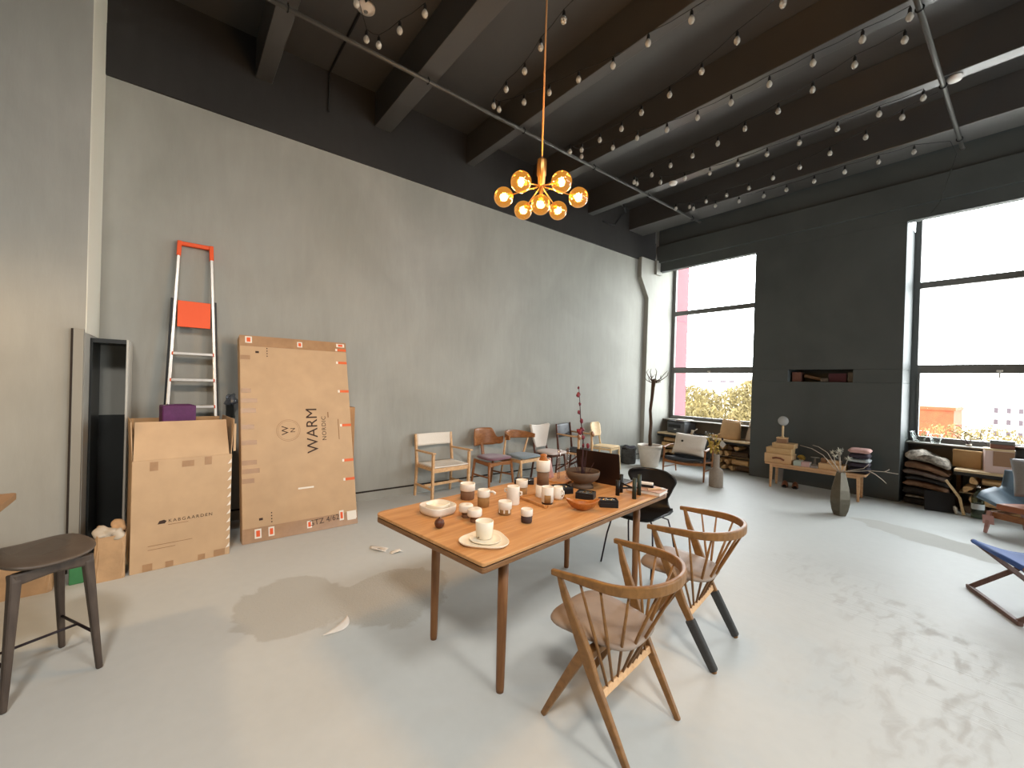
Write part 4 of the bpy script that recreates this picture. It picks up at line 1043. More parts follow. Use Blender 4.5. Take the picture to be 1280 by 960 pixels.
# brown footed bowl with quince branch
t = item('footed_bowl', 'wide brown footed clay bowl holding dark twigs', 'bowl', -2.236, 2.534, 0.09)
MB().lathe([(0.001, 0), (0.088, 0), (0.084, 0.02), (0.066, 0.035), (0.09, 0.05), (0.122, 0.075), (0.134, 0.105), (0.136, 0.132), (0.132, 0.135), (0.128, 0.128), (0.12, 0.10)], 40, caps=False).build('bowl', 'bowl_clay', t)
MB().lathe([(0.121, 0.102), (0.10, 0.078), (0.05, 0.064), (0.001, 0.062)], 36, caps=False).build('inside', 'bowl_inside', t)
bp = ft(-2.236, 2.534, 0.09)
t = thing('quince_branch', 'tall dark branch with red quince blossoms rising from the brown bowl', 'branch', (bp[0], bp[1], TZ + 0.066))
PP = [V((0, 0, 0)), V((-0.012, 0.005, 0.16)), V((-0.008, 0.0, 0.33)), V((-0.035, -0.008, 0.48)), V((-0.045, -0.012, 0.62)), V((-0.06, -0.015, 0.75))]
MB().tube(PP, [0.006, 0.005, 0.0045, 0.004, 0.003, 0.0018], 8).build('stem', 'branch_dark', t)
rnd = random.Random(12)
for k, (q, r) in enumerate(((0.27, 0.016), (0.335, 0.017), (0.38, 0.026), (0.40, 0.02), (0.465, 0.02), (0.475, 0.012), (0.535, 0.018), (0.60, 0.013), (0.61, 0.008), (0.68, 0.020), (0.735, 0.010))):
    seg = min(int(q / 0.15), 4); f = (q - PP[seg].z) / max(1e-3, PP[seg + 1].z - PP[seg].z); p = lerp(PP[seg], PP[seg + 1], f)
    MB().blob(p + V((rnd.uniform(-1, 1) * r * 0.9, rnd.uniform(-1, 1) * r * 0.6, 0)), (r * 0.8, r * 0.8, r), k + 60, 0.3, 2, freq=4).build('blossom', 'quince_red', t)
for k in range(9):
    a = rnd.uniform(0, 6.28); L = rnd.uniform(0.12, 0.24); s = rnd.uniform(0.02, 0.07)
    MB().tube([(0.02 * math.cos(a), 0.02 * math.sin(a), 0), (s * math.cos(a), s * math.sin(a), L * 0.6), (s * 1.5 * math.cos(a), s * 1.5 * math.sin(a), L)], [0.003, 0.0025, 0.0012], 6).build('twig', 'branch_dark', t)
MB().blob((0.035, 0.01, 0.27), (0.014, 0.014, 0.02), 81, 0.3, 2).build('blossom', 'quince_red', t)
# low board with glass vials
t = thing('serving_board', 'pale wooden board at the back edge of the table under the glass tubes', 'board', (-2.54, 2.62, TZ), math.radians(20))
MB().prism(rrect(0.17, 0.26, 0.03, 6), 0, 0.016).build('board', 'tray_wood', t, bevel=0.003)
for k, (dx, dy, h, lb) in enumerate(((-0.03, -0.02, 0.25, 'left glass tube of the pair on the pale wooden board'), (0.02, 0.03, 0.265, 'right glass tube of the pair on the pale wooden board'))):
    t = thing('glass_tube', lb, 'vase', (-2.54 + dx, 2.62 + dy, TZ + 0.0162), 0, 'glass tubes on the board')
    MB().lathe([(0.001, 0), (0.013, 0), (0.0135, h), (0.0115, h), (0.011, 0.006), (0.001, 0.005)], 18, caps=False).build('tube', 'tube_glass', t)
t = thing('blush_bottle', 'blush pink conical bottle beside the glass tubes', 'bottle', (-2.685, 2.60, TZ), 0)
MB().lathe([(0.001, 0), (0.042, 0), (0.043, 0.01), (0.02, 0.115), (0.012, 0.15), (0.012, 0.17), (0.001, 0.171)], 24).build('bottle', 'blush_glass', t)
# laptop seen from behind
t = thing('laptop', 'dark brown laptop with raised lid turned away behind the brown bowl', 'laptop', (-2.315, 2.815, TZ), math.radians(12))
MB().prism(rrect(0.40, 0.25, 0.012, 4), 0.002, 0.018, c=(0, 0.13, 0)).build('base', 'laptop_shell', t, bevel=0.002)
lm = rot('X', 8)
MB().prism(rrect(0.40, 0.26, 0.012, 4), -0.005, 0.003, lm @ rot('X', 90), c=(0, -0.012, 0.142)).build('lid', 'laptop_shell', t, bevel=0.002)
MB().prism(rrect(0.36, 0.225, 0.006, 4), -0.0062, -0.0054, lm @ rot('X', 90), c=(0, -0.012, 0.142)).build('screen', 'laptop_screen', t)
kb = MB()
for i in range(11):
    for j in range(4): kb.box((-0.155 + i * 0.031, 0.06 + j * 0.03, 0.0185), (0.026, 0.024, 0.002))
kb.build('keyboard', 'laptop_screen', t)
# iron candle holder
t = thing('candle_holder', 'black iron candle holder of four upright tubes joined by bars', 'candle holder', (-1.94, 2.70, TZ), 0)
can = [(-0.035, -0.065, 0.0, 0.115, 'iron_black'), (-0.075, 0.03, 0.0, 0.14, 'iron_black'), (0.095, -0.04, 0.0, 0.15, 'iron_green'), (0.05, 0.085, 0.0, 0.155, 'iron_green')]
for x, y, z, h, mt in can:
    MB().lathe([(0.001, 0), (0.0155, 0), (0.0155, h), (0.0125, h), (0.0125, h - 0.02), (0.001, h - 0.021)], 18, (x, y, z), caps=False).build('socket_tube', mt, t)
MB().strip([(-0.075, 0.03, 0.075), (0.0, -0.005, 0.075), (0.095, -0.04, 0.075)], 0.006, 0.012).strip([(-0.035, -0.065, 0.055), (0.0, 0.0, 0.055), (0.05, 0.085, 0.055)], 0.006, 0.012).build('cross_bars', 'iron_black', t)
# book and small things at the far end
t = thing('table_book', 'pale brown hardback book lying near the far right table corner', 'book', (-1.91, 2.93, TZ), math.radians(12))
MB().span((-0.13, -0.085, 0.003), (0.125, 0.082, 0.025)).build('pages', 'paper', t)
MB().span((-0.133, -0.088, 0), (0.13, 0.086, 0.003)).span((-0.133, -0.088, 0.025), (0.13, 0.086, 0.028)).span((-0.136, -0.088, 0), (-0.133, 0.086, 0.028)).build('cover', 'book_cover', t, bevel=0.001)
t = thing('match_box', 'small black and white matchbox on the book at the table end', 'box', (-1.94, 2.965, TZ + 0.0282), math.radians(25))
MB().span((-0.05, -0.028, 0), (0.05, 0.028, 0.022)).build('tray', 'black_box', t, bevel=0.001)
MB().span((-0.052, -0.03, 0.0222), (0.045, 0.03, 0.034)).build('sleeve', 'paper', t, bevel=0.001)
t = thing('wooden_brush', 'small pale wooden brush lying across the book', 'brush', (-1.845, 2.93, TZ + 0.0282), math.radians(70))
MB().strip([(-0.07, 0, 0.007), (0.0, 0, 0.008), (0.05, 0, 0.007)], [0.012, 0.016, 0.026], 0.011).build('handle', 'pale_box_wood', t, bevel=0.003)
MB().strip([(0.05, 0, 0.007), (0.085, 0, 0.006)], [0.026, 0.034], [0.010, 0.008]).build('bristles', 'paper', t, bevel=0.001)

# ------------------------------------------------------------------ chandelier
CX, CY = -2.155, 1.93
t = thing('pendant_chandelier', 'brass chandelier of seven glowing amber glass globes above the dining table', 'lamp', (CX, CY, 2.80))
MB().tube([(0, 0, 0.30), (0, 0, CZ - 2.80)], 0.006, 8).build('cord', 'cord_gold', t)
MB().lathe([(0.001, CZ - 2.80 - 0.03), (0.06, CZ - 2.80 - 0.03), (0.06, CZ - 2.80)], 24).build('ceiling_rose', 'brass', t)
MB().lathe([(0.001, 0.30), (0.03, 0.296), (0.032, 0.285), (0.032, 0.19), (0.026, 0.18), (0.024, 0.13), (0.016, 0.115), (0.012, 0.06), (0.02, 0.05), (0.001, 0.04)], 24).build('stem', 'brass', t)
gl = [(0.255, math.radians(48 + 60 * k), 0.04) for k in range(6)] + [(0.02, math.radians(-42), -0.02)]
for k, (r, a, z) in enumerate(gl):
    d = V((math.cos(a), math.sin(a), 0)); c = d * r + V((0, 0, z))
    st = V((0, 0, 0.115)) + d * 0.012
    inn = (c - st).normalized()
    MB().tube([st, c - inn * 0.055], 0.0045, 8).build('arm', 'brass', t)
    g = MB().lathe([(0.001, -0.066)] + [(0.066 * math.sin(q), -0.066 * math.cos(q)) for q in [PI * i / 18 for i in range(1, 18)]] + [(0.001, 0.066)], 28, c, caps=False).build('globe', 'amber_glass', t)
    q = inn.to_track_quat('Z', 'Y').to_matrix()
    MB().lathe([(0.001, -0.062), (0.016, -0.062), (0.018, -0.04), (0.012, -0.026), (0.001, -0.025)], 16, c, M=q).build('lamp_holder', 'brass', t)
    MB().lathe([(0.001, -0.026), (0.010, -0.022), (0.019, 0.0), (0.015, 0.016), (0.001, 0.022)], 16, c, M=q).build('light_bulb', 'filament', t)
    L = bpy.data.lights.new('bulb_light', 'POINT'); L.color = (1.0, 0.60, 0.24); L.energy = BULB_W; L.shadow_soft_size = 0.03
    lo = bpy.data.objects.new('bulb_light', L); COL.objects.link(lo); lo.parent = t; lo.location = c
# ------------------------------------------------------------------ far wall: tree, basket, lounge chairs
t = thing('potted_tree', 'bare-trunked potted tree with a few twigs by the pipe in the window corner', 'plant', (-4.76, 7.33, 0))
MB().lathe([(0.001, 0), (0.155, 0), (0.165, 0.01), (0.215, 0.33), (0.22, 0.36), (0.232, 0.365), (0.238, 0.42), (0.23, 0.425), (0.215, 0.42), (0.205, 0.38)], 36, caps=False).build('pot', 'pot_glaze', t)
MB().lathe([(0.207, 0.385), (0.1, 0.395), (0.001, 0.40)], 28, caps=False).build('soil', 'soil', t)
MB().tube([(0.01, 0, 0.38), (-0.01, 0.01, 0.6), (0.012, 0.0, 0.85), (-0.008, -0.01, 1.1), (0.015, 0.0, 1.35), (0.03, 0.0, 1.55), (0.045, 0, 1.68)], [0.036, 0.032, 0.03, 0.029, 0.03, 0.036, 0.042], 12).build('trunk', 'bark', t)
rnd = random.Random(5)
for k in range(9):
    a = 2 * PI * k / 9 + rnd.uniform(-0.2, 0.2); L = rnd.uniform(0.14, 0.30); up = rnd.uniform(0.02, 0.28)
    p0 = V((0.045, 0, 1.64)); p1 = p0 + V((math.cos(a) * L * 0.5, math.sin(a) * L * 0.5, up * 0.35)); p2 = p0 + V((math.cos(a) * L * 0.85, math.sin(a) * L * 0.85, up * 0.8)); p3 = p2 + V((rnd.uniform(-0.05, 0.05), rnd.uniform(-0.05, 0.05), 0.06))
    br = MB().tube([p0, p1, p2, p3], [0.012, 0.008, 0.006, 0.003], 6)
    br.tube([p1, p1 + V((rnd.uniform(-0.08, 0.08), rnd.uniform(-0.08, 0.08), 0.07))], [0.006, 0.003], 6)
    br.build('twig', 'bark', t)
MB().blob((0.045, 0, 1.68), (0.05, 0.05, 0.045), 3, 0.25, 2).build('crown_knot', 'bark', t)
t = thing('wall_basket', 'dark grey round fabric basket on the floor between birch chair and potted tree', 'basket', (-5.19, 7.24, 0))
m = MB(); m.rings([[V((r * math.cos(a) * (1 + 0.03 * math.sin(5 * a + z * 20)), r * math.sin(a), z + (0.02 * math.sin(3 * a) if z > 0.3 else 0))) for a in [2 * PI * i / 32 for i in range(32)]] for r, z in ((0.13, 0), (0.145, 0.02), (0.15, 0.2), (0.145, 0.33), (0.135, 0.335), (0.135, 0.2), (0.12, 0.05))], True, False, True)
m.build('basket', 'basket_grey', t)
MB().blob((0, 0, 0.31), (0.11, 0.11, 0.05), 9, 0.3, 3, freq=5).build('liner', 'textile_dark', t)
for s in (-1, 1): MB().tube([(s * 0.145, -0.04, 0.29), (s * 0.165, -0.03, 0.33), (s * 0.165, 0.03, 0.33), (s * 0.145, 0.04, 0.29)], 0.008, 6).build('handle', 'basket_grey', t)

# lounge chair with cream cushion
t = thing('lounge_chair', 'low teak lounge chair with dark leather seat in front of the left window', 'chair', (-3.86, 7.16, 0), math.radians(-76))
for s in (-1, 1):
    MB().tube([(0.36, s * 0.335, 0), (0.335, s * 0.335, 0.25), (0.31, s * 0.335, 0.50)], [0.012, 0.018, 0.014], 10).build('front_leg', 'teak', t)
    MB().tube([(-0.34, s * 0.31, 0), (-0.30, s * 0.32, 0.26), (-0.36, s * 0.315, 0.62)], [0.012, 0.018, 0.014], 10).build('rear_leg', 'teak', t)
    MB().strip([(-0.33, s * 0.335, 0.50), (0.0, s * 0.345, 0.525), (0.34, s * 0.34, 0.51)], [0.03, 0.05, 0.045], 0.022).build('armrest', 'teak', t, bevel=0.007)
    MB().tube([(-0.31, s * 0.32, 0.24), (0.335, s * 0.33, 0.32)], 0.014, 8).build('side_rail', 'teak', t)
    MB().tube([(-0.33, s * 0.31, 0.12), (0.345, s * 0.33, 0.17)], 0.009, 8).build('stretcher', 'teak', t)
MB().strip([(0.335, -0.33, 0.285), (0.335, 0, 0.26), (0.335, 0.33, 0.285)], 0.022, 0.045).build('front_rail', 'teak', t, bevel=0.005)
MB().tube([(-0.35, -0.315, 0.55), (-0.37, 0, 0.57), (-0.35, 0.315, 0.55)], 0.016, 8).build('back_rail', 'teak', t)
def loun(u, v):
    prof = [(0.36, 0.33), (0.35, 0.355), (0.1, 0.315), (-0.15, 0.29), (-0.24, 0.31), (-0.29, 0.42), (-0.335, 0.55), (-0.37, 0.68)]
    k = v * (len(prof) - 1); i = min(int(k), len(prof) - 2); f = k - i
    x, z = [prof[i][q] * (1 - f) + prof[i + 1][q] * f for q in (0, 1)]
    y = (u - 0.5) * 2
    return V((x + 0.05 * y * y * (1 if v > 0.6 else 0), y * 0.305, z - 0.03 * (1 - y * y) * (1 if v < 0.7 else 0)))
MB().sheet(loun, 14, 28, 0.05).build('seat_pad', 'lounge_leather', t, bevel=0.015)
def cushion(parent, w, h, th, M, c, mat, name='cushion'):
    m = MB(); n = 16
    def surf(sgn):
        def fn(u, v):
            x, y = (u - 0.5) * 2, (v - 0.5) * 2
            e = (max(0, 1 - x ** 4) * max(0, 1 - y ** 4)) ** 0.6
            k = 1 - 0.07 * (x * x * (1 - abs(y) ** 3)) * 0 - 0.06 * (1 - abs(y)) * abs(x) ** 6 - 0.0
            k2 = 1 - 0.06 * (1 - abs(x)) * abs(y) ** 6
            return (M @ V((x * w / 2 * k, y * h / 2 * k2, sgn * (th / 2 * e + 0.002)))) + V(c)
        return fn
    m.sheet(surf(1), n, n, 0.002); m.sheet(surf(-1), n, n, 0.002)
    return m.build(name, mat, parent)
t = thing('cream_cushion', 'cream cushion with a dark button propped on the dark leather lounge chair', 'cushion', (-3.86, 7.16, 0), math.radians(-76))
CMm = rot('X', 3) @ rot('Y', 62) @ rot('Z', 84)
cushion(t, 0.55, 0.40, 0.14, CMm, (-0.03, 0.0, 0.555), 'cushion_cream')
MB().lathe([(0.001, 0.07), (0.02, 0.071), (0.018, 0.08), (0.001, 0.082)], 16, (-0.03, -0.11, 0.585), M=rot('Y', 62)).build('button', 'button_black', t)

# ------------------------------------------------------------------ window shelves with firewood
def log(L, seed):
    rnd = random.Random(seed); n = 10; m = MB(); rows = []
    k3 = rnd.uniform(-0.4, 0.4)
    for i in range(4):
        row = []
        for j in range(n):
            a = 2 * PI * j / n
            rr = 0.047 * (1 + 0.22 * math.sin(a * 3 + seed) + 0.12 * math.sin(a * 2 + seed * 2.1 + i * 0.3))
            row.append(V((L * (i / 3 - 0.5), rr * math.cos(a), rr * 0.8 * math.sin(a))))
        rows.append(row)
    return m.rings(rows, True, False, False)
def shelf(name_lbl, x0, x1, y0, top, n_lbl):
    t = thing('window_shelf', name_lbl, 'shelf', ((x0 + x1) / 2, y0, 0))
    w_ = x1 - x0
    MB().span((-w_ / 2, 0, top - 0.03), (w_ / 2, 0.64, top)).build('shelf_board', 'sill_wood', t, bevel=0.003)
    MB().span((-w_ / 2, 0.012, top - 0.075), (w_ / 2, 0.035, top - 0.03)).build('apron', 'black_metal', t)
    for x in (-w_ / 2 + 0.022, w_ / 2 - 0.022):
        MB().span((x - 0.02, 0.30, 0), (x + 0.02, 0.60, top - 0.03)).build('upright', 'log_bark', t)
    MB().span((-w_ / 2 + 0.042, 0.17, 0.248), (w_ / 2 - 0.042, 0.6, 0.262)).build('middle_board', 'sill_wood', t)
    return t
shelf('wooden shelf over stacked firewood under the left window', -5.2, -3.30, 8.27, 0.585, 0)
shelf('wooden shelf over stacked firewood under the right window', -0.695, 0.74, 8.235, 0.58, 1)
protos = [log(0.30, s).build('firewood_log', 'log_wood' if s % 3 else 'log_bark') for s in (1, 2, 4, 6)]
lw = random.Random(21); first = set()
def place_log(i, loc, rz, roll, lab, grp):
    o = protos[i] if i not in first else protos[i].copy()
    if i in first: COL.objects.link(o)
    first.add(i)
    o.location = loc; o.rotation_euler = (roll, 0, rz)
    tag(o, lab, 'log', grp)
for (x0, x1, yb, zt, side) in ((-5.13, -3.50, 8.37, 0.50, 'left'), (-0.63, 0.52, 8.34, 0.51, 'right')):
    for row, (z0, lift) in enumerate(((0.062, 0), (0.178, 0), (0.327, 0), (0.443, 0))):
        x = x0 + 0.05 * (row % 2)
        while x < x1:
            endon = lw.random() < 0.62
            stp = 0.13 if endon else 0.31
            if not (abs(x + stp / 2 - (x0 + x1) / 2) < 0.04 and endon is False and False):
                place_log(lw.randrange(4), (x + stp / 2, yb + (0.09 if endon else lw.uniform(0.0, 0.02)), z0), (PI / 2 if endon else 0) + lw.uniform(-0.06, 0.06), lw.uniform(0, 6.28),
                          'split firewood log in the stack under the %s window shelf' % side, 'firewood under the %s window' % side)
            x += stp + 0.004
ST = 0.585
# printer
t = thing('printer', 'dark grey desktop printer with paper on top on the left window shelf', 'printer', (-4.83, 8.60, ST), math.radians(-8))
MB().span((-0.22, -0.19, 0.005), (0.22, 0.19, 0.23)).build('body', 'printer_grey', t, bevel=0.015)
MB().span((-0.18, -0.196, 0.115), (0.13, -0.188, 0.185)).build('paper_slot', 'printer_dark', t, bevel=0.003)
MB().span((-0.04, -0.1915, 0.075), (0.03, -0.1895, 0.09)).build('control_strip', 'silver', t)
MB().span((-0.222, -0.192, 0.23), (0.222, 0.192, 0.262)).build('scanner_lid', 'printer_dark', t, bevel=0.006)
t = thing('paper_sheaf', 'loose white sheets lying on the printer lid', 'paper', (-4.77, 8.60, ST + 0.263), math.radians(6))
for k in range(3): MB().box((0.01 * k, 0.004 * k, 0.006 + 0.01 * k), (0.30, 0.22, 0.008), rz=0.12 * k).build('sheet', 'paper', t, bevel=0.001)
# tote bags and small things
def tote(label, x, y, w, h, mat, rz, seed):
    t = thing('fabric_pouch', label, 'bag', (x, y, ST), math.radians(rz), 'pouches on the left window shelf')
    m = MB(); rows = []
    for k in range(8):
        v = k / 7
        rows.append([V((w / 2 * math.copysign(abs(math.cos(a)) ** 0.45, math.cos(a)) * (1 - 0.12 * v * v), (0.10 * (1 - 0.75 * v)) * math.copysign(abs(math.sin(a)) ** 0.6, math.sin(a)) + 0.05 * v + 0.008 * math.sin(5 * a + 7 * v + seed), h * v + (0.02 * math.sin(2 * a) if k == 7 else 0))) for a in [2 * PI * i / 28 for i in range(28)]])
    m.rings(rows, True, False, True); m.build('bag', mat, t)
    MB().tube([(-w * 0.2, 0.05, h * 0.97), (-w * 0.15, 0.05, h * 1.12), (w * 0.12, 0.05, h * 1.14), (w * 0.2, 0.05, h * 0.97)], 0.008, 6).build('handle', mat, t)
tote('tan linen pouch leaning on the left window shelf near the dark pillar', -3.77, 8.52, 0.40, 0.36, 'pale_box_wood', -8, 1)
tote('pale grey pouch squeezed against the dark pillar on the left window shelf', -3.405, 8.62, 0.17, 0.40, 'cream_fabric', -20, 2)
t = thing('bowl_stack', 'dark shallow dish with a white spout on the left window shelf', 'dish', (-4.35, 8.44, ST))
MB().lathe([(0.001, 0), (0.07, 0), (0.12, 0.03), (0.115, 0.032), (0.06, 0.008), (0.001, 0.007)], 28, caps=False).build('dish', 'iron_black', t)
t = thing('white_pitcher', 'small white enamel pitcher next to the printer', 'jug', (-4.52, 8.50, ST))
MB().lathe([(0.001, 0), (0.035, 0), (0.04, 0.03), (0.025, 0.07), (0.03, 0.10), (0.027, 0.098), (0.001, 0.07)], 20, caps=False).build('body', 'stoneware', t)
MB().tube([(0.03, 0, 0.08), (0.07, 0, 0.10), (0.10, 0, 0.13)], [0.012, 0.009, 0.008], 8).build('spout', 'stoneware', t)
for k, (x, y, r, h, mt, lb) in enumerate(((-4.20, 8.48, 0.05, 0.10, 'glass', 'left clear tumbler of the pair on the left window shelf'), (-4.10, 8.46, 0.045, 0.085, 'glass', 'right clear tumbler of the pair on the left window shelf'))):
    t = thing('glass_tumbler', lb, 'glass', (x, y, ST)); MB().lathe([(0.001, 0), (r * 0.85, 0), (r, h), (r - 0.003, h), (r * 0.82, 0.006), (0.001, 0.005)], 22, caps=False).build('glass', 'bowl_glass', t)
t = thing('wooden_toy', 'small carved wooden figure on the left window shelf before the tan pouch', 'ornament', (-3.98, 8.36, ST), 0.2)
MB().strip([(-0.06, 0, 0.055), (0.06, 0, 0.055)], 0.03, 0.04).build('body', 'pale_box_wood', t, bevel=0.008)
for x in (-0.045, 0.045):
    for y in (-0.01, 0.01): MB().strip([(x, y, 0), (x, y, 0.04)], 0.01, 0.012, up=(1, 0, 0)).build('leg', 'pale_box_wood', t)
MB().strip([(0.06, 0, 0.07), (0.085, 0, 0.10)], 0.022, 0.03, up=(1, 0, 0)).build('head', 'pale_box_wood', t, bevel=0.006)
t = thing('price_tag', 'square white paper tag hanging from the left window shelf edge', 'tag', (-3.78, 8.255, ST))
MB().tube([(0, 0.03, 0.003), (0, 0.011, 0.003), (0, 0.0, -0.03)], 0.002, 6).build('string', 'wire_black', t)
MB().box((0, -0.007, -0.085), (0.10, 0.003, 0.10), M=rot('Y', 38)).build('card', 'tag_white', t)
MB().blob((0, -0.012, 0.015), (0.025, 0.012, 0.02), 2, 0.2, 2).build('bow', 'textile_plum', t)

# floor vase with dried leaves
t = thing('bottle_vase', 'tall taupe bottle-shaped clay vase on the floor beside the lounge chair', 'vase', (-3.20, 6.80, 0))
MB().lathe([(0.001, 0), (0.098, 0), (0.104, 0.012), (0.104, 0.24), (0.098, 0.265), (0.07, 0.29), (0.052, 0.305), (0.047, 0.33), (0.044, 0.50), (0.046, 0.515), (0.04, 0.518), (0.036, 0.49), (0.036, 0.34)], 36, caps=False).build('vase', 'vase_taupe', t)
t = thing('dried_leaves', 'stems of dried yellow leaves in the taupe bottle vase', 'plant', (-3.20, 6.80, 0.40))
rnd = random.Random(8)
for k in range(5):
    a = rnd.uniform(0, 6.28); q = V((math.cos(a) * 0.10, math.sin(a) * 0.10, rnd.uniform(0.22, 0.42)))
    if k < 2: q = V((-0.10, -0.07, 0.36 + 0.06 * k))
    m = MB().tube([(0, 0, 0), q * 0.4 + V((0, 0, 0.1)), q], [0.003, 0.003, 0.002], 6); m.build('stem', 'dry_leaf', t)
    for j in range(4):
        c = lerp(q * 0.55, q, j / 3.0) + V((rnd.uniform(-0.03, 0.03), rnd.uniform(-0.03, 0.03), 0))
        MB().blob(c, (0.022, 0.008, 0.032), k * 9 + j, 0.3, 2, M=Euler((rnd.uniform(0, 2), rnd.uniform(-0.6, 0.6), rnd.uniform(0, 3))).to_matrix()).build('leaf', 'dry_leaf', t)

# ------------------------------------------------------------------ bench in front of the pillar
BR = math.radians(5.5)
BO = V((-2.16, 7.82, 0))
def bp_(x, y): return BO + Matrix.Rotation(BR, 3, 'Z') @ V((x, y, 0))
BH = 0.40
t = thing('display_bench', 'long pale wooden bench standing before the dark pillar', 'bench', BO, BR)
MB().prism(rrect(1.28, 0.44, 0.03, 5), BH - 0.028, BH).build('seat_board', 'bench_wood', t, bevel=0.004)
for sx in (-1, 1):
    for sy in (-1, 1):
        MB().strip([(sx * 0.555, sy * 0.175, 0), (sx * 0.55, sy * 0.17, BH - 0.028)], [0.024, 0.032], [0.03, 0.042], up=(1, 0, 0)).build('leg', 'bench_wood', t, bevel=0.005)
    MB().strip([(sx * 0.55, -0.17, BH - 0.055), (sx * 0.55, 0.17, BH - 0.055)], 0.022, 0.05).build('end_rail', 'bench_wood', t)
MB().strip([(-0.55, -0.165, BH - 0.05), (0.55, -0.165, BH - 0.05)], 0.02, 0.044).strip([(-0.55, 0.165, BH - 0.05), (0.55, 0.165, BH - 0.05)], 0.02, 0.044).build('long_rail', 'bench_wood', t)
MB().tube([(0.545, -0.15, 0.01), (0.545, 0.15, 0.01)], 0.006, 6).build('end_foot_bar', 'dark_steel', t)
def onb(name, label, cat, x, y, z, rz=0.0, group=None):
    p = bp_(x, y); return thing(name, label, cat, (p.x, p.y, BH + z), BR + rz, group)
t = onb('wooden_drawer_box', 'pale wooden box with leather pull at the left end of the bench', 'box', -0.46, -0.03, 0)
MB().span((-0.19, -0.15, 0), (0.19, 0.15, 0.145)).build('body', 'pale_box_wood', t, bevel=0.004)
MB().strip([(-0.075, -0.155, 0.07), (-0.02, -0.166, 0.085), (0.04, -0.166, 0.082), (0.09, -0.155, 0.055)], 0.008, 0.026).build('pull', 'leather_strap', t, bevel=0.002)
t = onb('kraft_box', 'lower one of two kraft boxes stacked on the pale wooden box', 'box', -0.45, -0.02, 0.146, group='kraft boxes on the bench')
MB().span((-0.185, -0.13, 0), (0.165, 0.13, 0.09)).span((-0.187, -0.132, 0.05), (0.167, 0.132, 0.092)).build('body', 'kraft_box', t, bevel=0.003)
t = onb('kraft_box', 'upper narrower kraft box carrying the small box and lamp', 'box', -0.40, 0.0, 0.239, group='kraft boxes on the bench')
MB().span((-0.16, -0.12, 0), (0.145, 0.12, 0.075)).span((-0.162, -0.122, 0.04), (0.147, 0.122, 0.077)).build('body', 'kraft_box', t, bevel=0.003)
t = onb('small_wooden_box', 'small brown box right under the round lamp', 'box', -0.44, -0.02, 0.317, 0.1)
MB().span((-0.075, -0.07, 0), (0.075, 0.07, 0.085)).build('body', 'brown_carton', t, bevel=0.003)
MB().span((-0.077, -0.072, 0.07), (0.077, 0.072, 0.089)).build('lid', 'pale_box_wood', t, bevel=0.002)
t = onb('table_lamp', 'small lamp with round glass head on a pale wooden stem', 'lamp', -0.44, -0.01, 0.407)
MB().lathe([(0.001, 0), (0.03, 0), (0.03, 0.008), (0.016, 0.014), (0.017, 0.17), (0.01, 0.20), (0.001, 0.202)], 18).build('stem', 'birch', t)
MB().lathe([(0.001, -0.075)] + [(0.078 * math.sin(q), -0.078 * math.cos(q)) for q in [PI * i / 14 for i in range(1, 14)]] + [(0.001, 0.078)], 26, (0, 0, 0.265), caps=False, sy=0.6).build('glass_head', 'lamp_glass', t)
MB().lathe([(0.001, -0.03), (0.02, -0.02), (0.024, 0.01), (0.001, 0.035)], 14, (0, 0, 0.24)).build('bulb', 'white_plastic', t)
def book(label, x, y, w, d, h, mat, rz=0.0, z=0.0, name='bench_book'):
    t = onb(name, label, 'book', x, y, z, rz, 'books and boxes laid out on the bench')
    MB().span((-w / 2 + 0.003, -d / 2 + 0.003, 0.003), (w / 2, d / 2 - 0.003, h - 0.003)).build('pages', 'paper', t)
    MB().span((-w / 2, -d / 2, 0), (w / 2, d / 2, 0.003)).span((-w / 2, -d / 2, h - 0.003), (w / 2, d / 2, h)).span((-w / 2, -d / 2, 0), (w / 2, -d / 2 + 0.003, h)).build('cover', mat, t, bevel=0.001)
book('pale green book standing out beside the pale wooden box', -0.195, -0.12, 0.098, 0.15, 0.075, 'book_pale_green')
book('pink book right of the pale green one', -0.085, -0.12, 0.11, 0.15, 0.07, 'book_pink')
book('thin grey-brown book lying before the cake stand', 0.022, -0.13, 0.09, 0.13, 0.035, 'book_grey')
t = onb('ceramic_sprig', 'small olive pot plant sprig behind the pale green book', 'plant', -0.19, 0.08, 0)
MB().lathe([(0.001, 0), (0.03, 0), (0.035, 0.07), (0.001, 0.06)], 16).build('pot', 'pot_glaze', t)
MB().blob((0, 0, 0.10), (0.06, 0.045, 0.035), 4, 0.35, 2, freq=5).build('foliage', 'dry_leaf', t)
t = onb('cake_stand', 'small glass stand with flat top in the middle of the bench', 'stand', -0.01, 0.07, 0)
MB().lathe([(0.001, 0), (0.05, 0), (0.02, 0.012), (0.012, 0.11), (0.02, 0.125), (0.06, 0.13), (0.06, 0.137), (0.001, 0.137)], 26).build('stand', 'lamp_glass', t)
t = onb('flat_wooden_case', 'long flat pale wooden case on the bench behind the faceted vase', 'box', 0.24, -0.06, 0)
MB().span((-0.165, -0.11, 0), (0.165, 0.11, 0.085)).build('body', 'pale_box_wood', t, bevel=0.003)
t = onb('pale_carton', 'pale small box on the left half of the flat wooden case', 'box', 0.25, -0.05, 0.086)
MB().span((-0.08, -0.06, 0), (0.09, 0.07, 0.05)).build('body', 'pale_box_wood', t, bevel=0.002)
t = onb('brown_block', 'small brown block at the left on top of the flat wooden case', 'box', 0.12, -0.02, 0.086)
MB().span((-0.035, -0.05, 0), (0.035, 0.05, 0.065)).build('body', 'brown_carton', t, bevel=0.006)
